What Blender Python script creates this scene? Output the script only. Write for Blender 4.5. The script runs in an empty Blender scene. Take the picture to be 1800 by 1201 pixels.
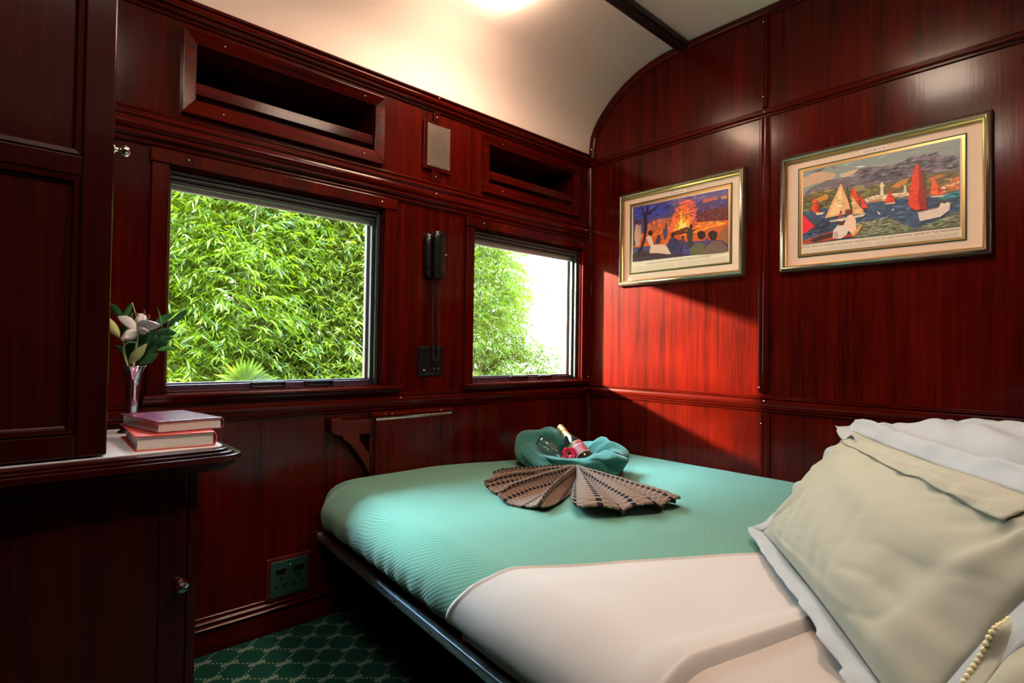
import bpy, bmesh, math, random
import numpy as np
from mathutils import Vector, Matrix, noise

SC = bpy.context.scene
COL = SC.collection
PI = math.pi

# ------------------------------------------------------------------ camera
F_PX = 981.9152
YAW, PITCH, ROLL = math.radians(42.77222), math.radians(0.91464), math.radians(0.83572)
CAM = Vector((-2.44764, -2.01196, 1.0))
d = Vector((math.cos(PITCH) * math.sin(YAW), math.cos(PITCH) * math.cos(YAW), math.sin(PITCH)))
r0 = d.cross(Vector((0, 0, 1))).normalized()
u0 = r0.cross(d)
RV = r0 * math.cos(ROLL) + u0 * math.sin(ROLL)
UV_ = -r0 * math.sin(ROLL) + u0 * math.cos(ROLL)
cam_data = bpy.data.cameras.new('camera')
cam_data.sensor_width = 36.0
cam_data.lens = F_PX * 36.0 / 1800.0
cam_data.clip_start = 0.02
cam_data.clip_end = 200
cam = bpy.data.objects.new('camera', cam_data)
COL.objects.link(cam)
cam.matrix_world = Matrix(((RV.x, UV_.x, -d.x, CAM.x), (RV.y, UV_.y, -d.y, CAM.y), (RV.z, UV_.z, -d.z, CAM.z), (0, 0, 0, 1)))
SC.camera = cam

# ------------------------------------------------------------------ exposure
SC.view_settings.view_transform = 'Standard'
SC.view_settings.look = 'None'
SC.view_settings.exposure = -0.06
SC.view_settings.gamma = 1.0
SC.view_settings.use_curve_mapping = False

# ------------------------------------------------------------------ sky
world = bpy.data.worlds.new('sky')
SC.world = world
world.use_nodes = True
wn = world.node_tree
wn.nodes.clear()
wo = wn.nodes.new('ShaderNodeOutputWorld')
wb = wn.nodes.new('ShaderNodeBackground')
wtc = wn.nodes.new('ShaderNodeTexCoord')
wsep = wn.nodes.new('ShaderNodeSeparateXYZ')
wramp = wn.nodes.new('ShaderNodeValToRGB')
wramp.color_ramp.elements[0].position = 0.0
wramp.color_ramp.elements[0].color = (0.95, 0.98, 1.0, 1)
wramp.color_ramp.elements[1].position = 0.6
wramp.color_ramp.elements[1].color = (0.55, 0.84, 1.0, 1)
wn.links.new(wtc.outputs['Generated'], wsep.inputs[0])
wn.links.new(wsep.outputs['Z'], wramp.inputs[0])
wn.links.new(wramp.outputs[0], wb.inputs[0])
wmr = wn.nodes.new('ShaderNodeMapRange')   # hazy sky, brightest high up
wmr.inputs['From Min'].default_value = 0.50
wmr.inputs['From Max'].default_value = 0.80
wmr.inputs['To Min'].default_value = 14.0
wmr.inputs['To Max'].default_value = 115.0
wn.links.new(wsep.outputs['Z'], wmr.inputs['Value'])
wn.links.new(wmr.outputs[0], wb.inputs[1])
wn.links.new(wb.outputs[0], wo.inputs[0])

# ------------------------------------------------------------------ sun (low, from beyond the windows)
SUN_DIR = Vector((1.0, -1.27, -0.47)).normalized()
sd = bpy.data.lights.new('sun', 'SUN')
sd.energy = 84.0
sd.color = (1.0, 0.86, 0.66)
sd.angle = math.radians(2.6)
sun = bpy.data.objects.new('sun', sd)
COL.objects.link(sun)
sun.rotation_euler = SUN_DIR.to_track_quat('-Z', 'Y').to_euler()
sun.location = (-6, 8, 4)


def area_light(name, loc, size, sizey, energy, color, target, spread=PI):
    l = bpy.data.lights.new(name, 'AREA')
    l.shape = 'RECTANGLE'
    l.size, l.size_y = size, sizey
    l.energy = energy
    l.color = color
    l.spread = spread
    o = bpy.data.objects.new(name, l)
    COL.objects.link(o)
    o.location = loc
    o.rotation_euler = (Vector(target) - Vector(loc)).to_track_quat('-Z', 'Y').to_euler()
    return o


# the two ceiling lamps' own light, just under their diffusers
area_light('lamp_light_front', (-1.08, -0.42, 2.385), 0.34, 0.14, 4.5, (1.0, 0.64, 0.42), (-1.08, -0.42, 0))
area_light('lamp_light_centre', (-1.08, -1.42, 2.40), 0.34, 0.20, 9, (1.0, 0.84, 0.70), (-1.08, -1.42, 0), math.radians(150))
area_light('fill_light_aisle', (-2.30, -1.42, 2.40), 0.34, 0.20, 4.5, (1.0, 0.95, 0.92), (-2.30, -1.42, 0))  # added fill, goes with the unseen aisle lamp

# ------------------------------------------------------------------ helpers


def S(r, g, b):
    f = lambda c: (c / 255 / 12.92) if c / 255 <= 0.04045 else ((c / 255 + 0.055) / 1.055) ** 2.4
    return (f(r), f(g), f(b))


def tag(o, label=None, cat=None, group=None, kind=None):
    if label: o['label'] = label
    if cat: o['category'] = cat
    if group: o['group'] = group
    if kind: o['kind'] = kind
    return o


def link(o, parent=None):
    COL.objects.link(o)
    if parent is not None:
        o.parent = parent
        w = Matrix.Identity(4)
        p = parent
        chain = []
        while p is not None:
            chain.append(p)
            p = p.parent
        # parts are modelled in room coordinates; undo the root's own placing
        root = chain[-1]
        if root.type == 'EMPTY' and parent is root:
            o.matrix_parent_inverse = Matrix.Translation(-Vector(root.location))
    return o


def thing(name, loc, label, cat, group=None, kind=None):
    o = bpy.data.objects.new(name, None)
    o.empty_display_size = 0.05
    COL.objects.link(o)
    o.location = loc
    tag(o, label, cat, group, kind)
    return o


class MB:
    def __init__(self):
        self.v = []
        self.f = []
        self.uv = None

    def add(self, vs, fs):
        n = len(self.v)
        self.v += [tuple(p) for p in vs]
        self.f += [tuple(i + n for i in f) for f in fs]
        return self

    def box(self, x0, x1, y0, y1, z0, z1):
        x0, x1 = min(x0, x1), max(x0, x1)
        y0, y1 = min(y0, y1), max(y0, y1)
        z0, z1 = min(z0, z1), max(z0, z1)
        return self.add([(x0, y0, z0), (x1, y0, z0), (x1, y1, z0), (x0, y1, z0), (x0, y0, z1), (x1, y0, z1), (x1, y1, z1), (x0, y1, z1)],
                        [(0, 3, 2, 1), (4, 5, 6, 7), (0, 1, 5, 4), (1, 2, 6, 5), (2, 3, 7, 6), (3, 0, 4, 7)])

    def bar(self, p0, p1, out, up, prof):
        """extrude a closed profile [(depth along out, height along up)] from p0 to p1"""
        p0, p1, out, up = Vector(p0), Vector(p1), Vector(out), Vector(up)
        n = len(prof)
        vs = [p0 + out * a + up * b for a, b in prof] + [p1 + out * a + up * b for a, b in prof]
        fs = [(i, (i + 1) % n, (i + 1) % n + n, i + n) for i in range(n)]
        fs += [tuple(range(n))[::-1], tuple(range(n, 2 * n))]
        return self.add(vs, fs)

    def prism(self, poly, off):
        """poly: 3D points; off: extrusion vector"""
        off = Vector(off)
        n = len(poly)
        vs = [Vector(p) for p in poly] + [Vector(p) + off for p in poly]
        fs = [(i, (i + 1) % n, (i + 1) % n + n, i + n) for i in range(n)]
        fs += [tuple(range(n))[::-1], tuple(range(n, 2 * n))]
        return self.add(vs, fs)

    def lathe(self, prof, origin=(0, 0, 0), axis=(0, 0, 1), seg=24):
        """prof: [(radius, along axis)]"""
        ax = Vector(axis).normalized()
        a = ax.orthogonal().normalized()
        b = ax.cross(a)
        o = Vector(origin)
        vs, fs = [], []
        for r, h in prof:
            for k in range(seg):
                t = 2 * PI * k / seg
                vs.append(o + ax * h + (a * math.cos(t) + b * math.sin(t)) * r)
        for i in range(len(prof) - 1):
            for k in range(seg):
                k2 = (k + 1) % seg
                fs.append((i * seg + k, i * seg + k2, (i + 1) * seg + k2, (i + 1) * seg + k))
        if prof[0][0] > 1e-6: fs.append(tuple(range(seg))[::-1])
        if prof[-1][0] > 1e-6: fs.append(tuple((len(prof) - 1) * seg + k for k in range(seg)))
        return self.add(vs, fs)

    def tube(self, pts, r, seg=8):
        pts = [Vector(p) for p in pts]
        rs = r if isinstance(r, (list, tuple)) else [r] * len(pts)
        vs, fs = [], []
        prev = None
        for i, p in enumerate(pts):
            t = (pts[min(i + 1, len(pts) - 1)] - pts[max(i - 1, 0)]).normalized()
            if prev is None: a = t.orthogonal().normalized()
            else:
                a = (prev - t * prev.dot(t))
                a = a.normalized() if a.length > 1e-6 else t.orthogonal().normalized()
            prev = a
            b = t.cross(a)
            for k in range(seg):
                th = 2 * PI * k / seg
                vs.append(p + (a * math.cos(th) + b * math.sin(th)) * rs[i])
        n = len(pts)
        for i in range(n - 1):
            for k in range(seg):
                k2 = (k + 1) % seg
                fs.append((i * seg + k, i * seg + k2, (i + 1) * seg + k2, (i + 1) * seg + k))
        fs.append(tuple(range(seg))[::-1])
        fs.append(tuple((n - 1) * seg + k for k in range(seg)))
        return self.add(vs, fs)

    def build(self, name, mat, parent=None, smooth=False, bevel=0, solid=0, subsurf=0, angle=None):
        me = bpy.data.meshes.new(name)
        me.from_pydata(self.v, [], self.f)
        me.update()
        bm = bmesh.new()
        bm.from_mesh(me)
        bmesh.ops.recalc_face_normals(bm, faces=bm.faces)
        if angle is not None:
            smooth = True
            for e in bm.edges:
                if len(e.link_faces) == 2 and e.calc_face_angle(0) > math.radians(angle): e.smooth = False
        for f in bm.faces: f.smooth = smooth
        bm.to_mesh(me)
        bm.free()
        return finish(me, name, mat, parent, bevel, solid, subsurf)


def finish(me, name, mat, parent=None, bevel=0, solid=0, subsurf=0):
    me.materials.append(mat)
    o = bpy.data.objects.new(name, me)
    link(o, parent)
    if solid:
        m = o.modifiers.new('solid', 'SOLIDIFY'); m.thickness = solid; m.offset = 0
    if bevel:
        m = o.modifiers.new('bevel', 'BEVEL'); m.width = bevel; m.segments = 2; m.limit_method = 'ANGLE'; m.angle_limit = math.radians(40)
    if subsurf:
        m = o.modifiers.new('sub', 'SUBSURF'); m.levels = subsurf; m.render_levels = subsurf
    return o


def grid(name, fn, nu, nv, mat, parent=None, uvfn=None, solid=0, smooth=True, subsurf=0, closed_u=False, closed_v=False):
    """fn(i/nu, j/nv) -> point"""
    vs = [tuple(fn(i / nu, j / nv)) for j in range(nv + 1) for i in range(nu + 1)]
    fs, uvs = [], []
    for j in range(nv):
        for i in range(nu):
            a = j * (nu + 1) + i
            fs.append((a, a + 1, a + nu + 2, a + nu + 1))
            if uvfn: uvs += [uvfn(i / nu, j / nv), uvfn((i + 1) / nu, j / nv), uvfn((i + 1) / nu, (j + 1) / nv), uvfn(i / nu, (j + 1) / nv)]
    me = bpy.data.meshes.new(name)
    me.from_pydata(vs, [], fs)
    if uvfn:
        l = me.uv_layers.new(name='UVMap')
        l.data.foreach_set('uv', [c for p in uvs for c in p])
    me.polygons.foreach_set('use_smooth', [smooth] * len(fs))
    if closed_u or closed_v:
        bm = bmesh.new(); bm.from_mesh(me)
        bmesh.ops.remove_doubles(bm, verts=bm.verts, dist=1e-5)
        bm.to_mesh(me); bm.free()
    me.update()
    return finish(me, name, mat, parent, 0, solid, subsurf)


# ------------------------------------------------------------------ materials
class NT:
    def __init__(self, name):
        self.m = bpy.data.materials.new(name)
        self.m.use_nodes = True
        self.t = self.m.node_tree
        self.b = self.t.nodes['Principled BSDF']
        self.out = self.t.nodes['Material Output']

    def n(self, kind, **kw):
        nd = self.t.nodes.new(kind)
        for k, v in kw.items(): setattr(nd, k, v)
        return nd

    def l(self, a, b): self.t.links.new(a, b)

    def math(self, op, a, b=None, c=None):
        nd = self.n('ShaderNodeMath', operation=op)
        for i, x in enumerate((a, b, c)):
            if x is None: continue
            if isinstance(x, (int, float)): nd.inputs[i].default_value = x
            else: self.l(x, nd.inputs[i])
        return nd.outputs[0]

    def mix(self, fac, a, b):
        nd = self.n('ShaderNodeMix', data_type='RGBA')
        for i, x in ((0, fac), (6, a), (7, b)):
            if isinstance(x, (int, float)): nd.inputs[i].default_value = x
            elif isinstance(x, tuple): nd.inputs[i].default_value = (*x[:3], 1)
            else: self.l(x, nd.inputs[i])
        return nd.outputs[2]

    def noise(self, vec, scale, detail=3, rough=0.55):
        nd = self.n('ShaderNodeTexNoise')
        nd.inputs['Scale'].default_value = scale
        nd.inputs['Detail'].default_value = detail
        nd.inputs['Roughness'].default_value = rough
        if vec is not None: self.l(vec, nd.inputs['Vector'])
        return nd.outputs[0]

    def coord(self, which='Object', scale=(1, 1, 1), rot=(0, 0, 0)):
        tc = self.n('ShaderNodeTexCoord')
        mp = self.n('ShaderNodeMapping')
        mp.inputs['Scale'].default_value = scale
        mp.inputs['Rotation'].default_value = rot
        self.l(tc.outputs[which], mp.inputs[0])
        return mp.outputs[0]

    def bump(self, h, strength=0.3, dist=0.002):
        nd = self.n('ShaderNodeBump')
        nd.inputs['Strength'].default_value = strength
        nd.inputs['Distance'].default_value = dist
        self.l(h, nd.inputs['Height'])
        self.l(nd.outputs[0], self.b.inputs['Normal'])

    def set(self, color=None, rough=None, metal=None, coat=None, spec=None, **kw):
        if color is not None: self.b.inputs['Base Color'].default_value = (*color, 1)
        if rough is not None: self.b.inputs['Roughness'].default_value = rough
        if metal is not None: self.b.inputs['Metallic'].default_value = metal
        if coat is not None:
            self.b.inputs['Coat Weight'].default_value = coat
            self.b.inputs['Coat Roughness'].default_value = kw.get('coat_rough', 0.12)
        if spec is not None: self.b.inputs['Specular IOR Level'].default_value = spec
        return self


def plain(name, color, rough=0.5, metal=0.0, coat=None, spec=None, **kw):
    return NT(name).set(color, rough, metal, coat, spec, **kw).m


def wood(name, axis='z', hi=(0.105, 0.0042, 0.0010), lo=(0.013, 0.0014, 0.0010), rough=0.17, band=26.0, coat=0.07):
    """ribbon-striped mahogany, grain along the axis"""
    t = NT(name)
    k = {'x': (0.03, 1, 1), 'y': (1, 0.03, 1), 'z': (1, 1, 0.03)}[axis]
    c1 = t.coord('Object', k)
    n1 = t.noise(c1, band, 4, 0.6)
    n2 = t.noise(c1, band * 5.5, 3, 0.6)
    c2 = t.coord('Object', tuple(x * 1.0 for x in k))
    n3 = t.noise(c2, band * 18, 2, 0.5)
    n4 = t.noise(t.coord('Object'), 2.2, 2, 0.5)
    s = t.math('ADD', t.math('MULTIPLY', n1, 0.55), t.math('MULTIPLY', n2, 0.35))
    s = t.math('ADD', s, t.math('MULTIPLY', n3, 0.08))
    s = t.math('ADD', s, t.math('MULTIPLY', n4, 0.25))
    rp = t.n('ShaderNodeValToRGB')
    e = rp.color_ramp.elements
    e[0].position, e[0].color = 0.45, (*lo, 1)
    e[1].position, e[1].color = 0.78, (*hi, 1)
    mid = e.new(0.63)
    mid.color = (*[0.5 * (a + b) for a, b in zip(lo, hi)], 1)
    t.l(s, rp.inputs[0])
    t.l(rp.outputs[0], t.b.inputs['Base Color'])
    t.set(rough=rough, coat=coat, coat_rough=0.09, spec=0.16)
    t.bump(t.math('ADD', n2, t.math('MULTIPLY', n3, 0.5)), 0.12, 0.001)
    return t.m


WZ = wood('mahogany_upright', 'z')
WX = wood('mahogany_along_wall', 'x')
WY = wood('mahogany_along_end', 'y')
WZd = wood('mahogany_cupboard', 'z', hi=(0.045, 0.005, 0.0035), lo=(0.012, 0.0024, 0.0024))
WXd = wood('mahogany_cupboard_rail', 'x', hi=(0.055, 0.005, 0.003), lo=(0.018, 0.0024, 0.0024))
WXb = wood('mahogany_plain', 'x', hi=(0.10, 0.013, 0.006), lo=(0.045, 0.006, 0.004), rough=0.45)

CHROME = plain('chrome', (0.8, 0.8, 0.82), 0.12, 1.0)
STEEL = plain('brushed_steel', (0.50, 0.56, 0.68), 0.42, 0.75)
BLACK = plain('black_plastic', (0.008, 0.008, 0.009), 0.22)
BLACKR = plain('black_rubber', (0.012, 0.012, 0.013), 0.5)
ALU = plain('grey_aluminium', (0.22, 0.18, 0.17), 0.45, 0.2)
ALUD = plain('dark_window_metal', (0.035, 0.045, 0.045), 0.35, 0.3)
ALUP = plain('purple_grey_metal', (0.07, 0.04, 0.065), 0.3, 0.3)
GREENMETAL = plain('greenish_metal_plate', (0.06, 0.20, 0.15), 0.35, 0.7)
WHITE = plain('white_laminate', (0.80, 0.83, 0.92), 0.25)

_c = NT('ceiling_paint')
_c.set((0.90, 0.78, 0.72), 0.65)
_c.bump(_c.noise(_c.coord('Object'), 9, 3), 0.05, 0.003)
CEIL = _c.m


def smooth_path(pts, n=8):
    pts = [Vector(p) for p in pts]
    q = [pts[0] * 2 - pts[1]] + pts + [pts[-1] * 2 - pts[-2]]
    out = []
    for i in range(1, len(q) - 2):
        a, b, c, e = q[i - 1:i + 3]
        for k in range(n):
            t = k / n
            out.append(.5 * ((2 * b) + (c - a) * t + (2 * a - 5 * b + 4 * c - e) * t * t + (3 * b - a - 3 * c + e) * t ** 3))
    return out + [pts[-1]]


def emit(name, color, strength):
    t = NT(name)
    t.b.inputs['Base Color'].default_value = (*color, 1)
    t.b.inputs['Emission Color'].default_value = (*color, 1)
    t.b.inputs['Emission Strength'].default_value = strength
    return t.m


LAMP = emit('lamp_diffuser', (1.0, 0.69, 0.49), 27.0)


def glass_pane(name):
    t = NT(name)
    tr = t.n('ShaderNodeBsdfTransparent')
    tr.inputs[0].default_value = (0.96, 0.98, 0.97, 1)
    gl = t.n('ShaderNodeBsdfGlossy')
    gl.inputs['Roughness'].default_value = 0.02
    fr = t.n('ShaderNodeFresnel')
    fr.inputs[0].default_value = 1.25
    mx = t.n('ShaderNodeMixShader')
    t.l(fr.outputs[0], mx.inputs[0]); t.l(tr.outputs[0], mx.inputs[1]); t.l(gl.outputs[0], mx.inputs[2])
    t.l(mx.outputs[0], t.out.inputs[0])
    return t.m


GLASS = glass_pane('window_glass')


def cloth_mat(name, color, rough=0.85, fine=900, strength=0.12, sheen=0.2, var=0.06):
    t = NT(name)
    c = t.coord('Object')
    n = t.noise(c, 6, 3)
    dark = tuple(x * (1 - var * 2) for x in color)
    t.l(t.mix(n, dark, color), t.b.inputs['Base Color'])
    t.set(rough=rough, spec=0.2)
    t.b.inputs['Sheen Weight'].default_value = sheen
    t.bump(t.noise(c, fine, 1), strength, 0.0006)
    return t.m


SHEET = cloth_mat('white_sheet_cotton', (0.56, 0.54, 0.53))
SHEETB = cloth_mat('fitted_sheet_cotton', (0.52, 0.48, 0.455))
PILLOW = cloth_mat('pillow_cotton', (0.42, 0.445, 0.37))
PILLOW_SKYLIT = cloth_mat('pillow_cotton_skylit', (0.42, 0.49, 0.55))  # bluish sky light on the cotton is put into this colour
LACE = cloth_mat('cream_lace_edge', (0.85, 0.80, 0.5))


def knit(name, hi, lo, cell=0.0105):
    """honeycomb knit: staggered little pits, laid out on the cloth's own surface"""
    t = NT(name)
    tc = t.n('ShaderNodeTexCoord')
    sp = t.n('ShaderNodeSeparateXYZ')
    t.l(tc.outputs['UV'], sp.inputs[0])
    u = t.math('MULTIPLY', sp.outputs[0], 2 * PI / cell)
    v = t.math('MULTIPLY', sp.outputs[1], 2 * PI / (cell * 0.8))
    wob = t.math('MULTIPLY', t.noise(tc.outputs['UV'], 55, 1), 1.6)
    a = t.math('SINE', t.math('ADD', t.math('ADD', u, t.math('MULTIPLY', v, 0.5)), wob))
    b = t.math('SINE', t.math('ADD', v, wob))
    h = t.math('ADD', t.math('MULTIPLY', t.math('MULTIPLY', a, b), 0.5), 0.5)
    f = t.math('POWER', h, 0.7)
    t.l(t.mix(f, lo, hi), t.b.inputs['Base Color'])
    t.set(rough=0.9, spec=0.15)
    t.b.inputs['Sheen Weight'].default_value = 0.25
    t.bump(f, 0.5, 0.002)
    return t.m


KNIT = knit('green_honeycomb_knit', (0.145, 0.36, 0.275), (0.055, 0.17, 0.13))
KNITD = knit('dark_green_honeycomb_knit', (0.045, 0.20, 0.17), (0.014, 0.08, 0.07), 0.008)


def carpet():
    t = NT('green_trellis_carpet')
    c = t.coord('Object')
    sp = t.n('ShaderNodeSeparateXYZ')
    t.l(c, sp.inputs[0])
    X = t.math('DIVIDE', t.math('ADD', sp.outputs[0], 1.627), 0.128)
    Y = t.math('DIVIDE', t.math('ADD', sp.outputs[1], 0.223), 0.110)
    u = t.math('ADD', X, Y)
    v = t.math('SUBTRACT', X, Y)

    def near(a):  # distance from the nearest whole number
        return t.math('ABSOLUTE', t.math('SUBTRACT', t.math('FRACT', t.math('ADD', a, 0.5)), 0.5))
    du, dv = near(u), near(v)
    # bend the sides outwards a little so that the cells read as octagons
    lu = t.math('LESS_THAN', du, 0.045)
    lv = t.math('LESS_THAN', dv, 0.045)
    hatch = t.math('GREATER_THAN', t.math('SINE', t.math('MULTIPLY', sp.outputs[0], 620)), -0.1)
    lines = t.math('MULTIPLY', t.math('MAXIMUM', lu, lv), hatch)
    sx = t.math('ABSOLUTE', t.math('SUBTRACT', t.math('FRACT', t.math('ADD', X, 0.5)), 0.5))
    sy = t.math('ABSOLUTE', t.math('SUBTRACT', t.math('FRACT', t.math('ADD', Y, 0.5)), 0.5))
    X2 = t.math('ABSOLUTE', t.math('SUBTRACT', t.math('FRACT', X), 0.5))
    Y2 = t.math('ABSOLUTE', t.math('SUBTRACT', t.math('FRACT', Y), 0.5))
    b1 = t.math('MULTIPLY', t.math('LESS_THAN', sx, 0.20), t.math('LESS_THAN', sy, 0.07))
    b2 = t.math('MULTIPLY', t.math('LESS_THAN', X2, 0.20), t.math('LESS_THAN', Y2, 0.07))
    mask = t.math('MAXIMUM', lines, t.math('MAXIMUM', b1, b2))
    n = t.noise(c, 420, 2)
    base = t.mix(n, (0.004, 0.035, 0.024), (0.012, 0.085, 0.06))
    line = t.mix(n, (0.09, 0.17, 0.13), (0.20, 0.30, 0.24))
    t.l(t.mix(mask, base, line), t.b.inputs['Base Color'])
    t.set(rough=0.95, spec=0.1)
    t.bump(n, 0.6, 0.004)
    return t.m


def towel_mat():
    t = NT('brown_checked_towelling')
    tc = t.n('ShaderNodeTexCoord')
    sp = t.n('ShaderNodeSeparateXYZ')
    t.l(tc.outputs['UV'], sp.inputs[0])
    u = t.math('DIVIDE', sp.outputs[0], 0.024)
    v = t.math('DIVIDE', sp.outputs[1], 0.034)
    fu, fv = t.math('FRACT', u), t.math('FRACT', v)
    dash = t.math('MULTIPLY', t.math('LESS_THAN', fv, 0.22), t.math('LESS_THAN', fu, 0.80))
    tri = t.math('ABSOLUTE', t.math('SUBTRACT', t.math('FRACT', t.math('MULTIPLY', u, 1.0)), 0.5))
    z1 = t.math('ABSOLUTE', t.math('SUBTRACT', t.math('MULTIPLY', tri, 2.0), t.math('DIVIDE', t.math('SUBTRACT', fv, 0.22), 0.78)))
    zz = t.math('MULTIPLY', t.math('LESS_THAN', z1, 0.075), t.math('GREATER_THAN', fv, 0.24))
    st = t.math('MULTIPLY', t.math('GREATER_THAN', fu, 0.86), t.math('LESS_THAN', fv, 0.26))
    n = t.noise(tc.outputs['UV'], 500, 2)
    base = t.mix(n, (0.11, 0.068, 0.05), (0.25, 0.165, 0.125))
    c1 = t.mix(t.math('MAXIMUM', zz, st), base, (0.40, 0.32, 0.27))
    t.l(t.mix(dash, c1, (0.014, 0.010, 0.014)), t.b.inputs['Base Color'])
    t.set(rough=0.95, spec=0.1)
    t.bump(n, 0.7, 0.003)
    return t.m


TOWEL = towel_mat()


def vcol_mat(name, rough=0.5, coat=None):
    t = NT(name)
    a = t.n('ShaderNodeAttribute')
    a.attribute_name = 'pigment'
    n = t.noise(t.coord('Object'), 260, 3, 0.7)
    nd = t.n('ShaderNodeHueSaturation')
    t.l(a.outputs['Color'], nd.inputs['Color'])
    t.l(t.math('ADD', t.math('MULTIPLY', n, 0.9), 0.55), nd.inputs['Value'])
    t.l(nd.outputs[0], t.b.inputs['Base Color'])
    t.set(rough=rough, coat=coat)
    return t.m


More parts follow.
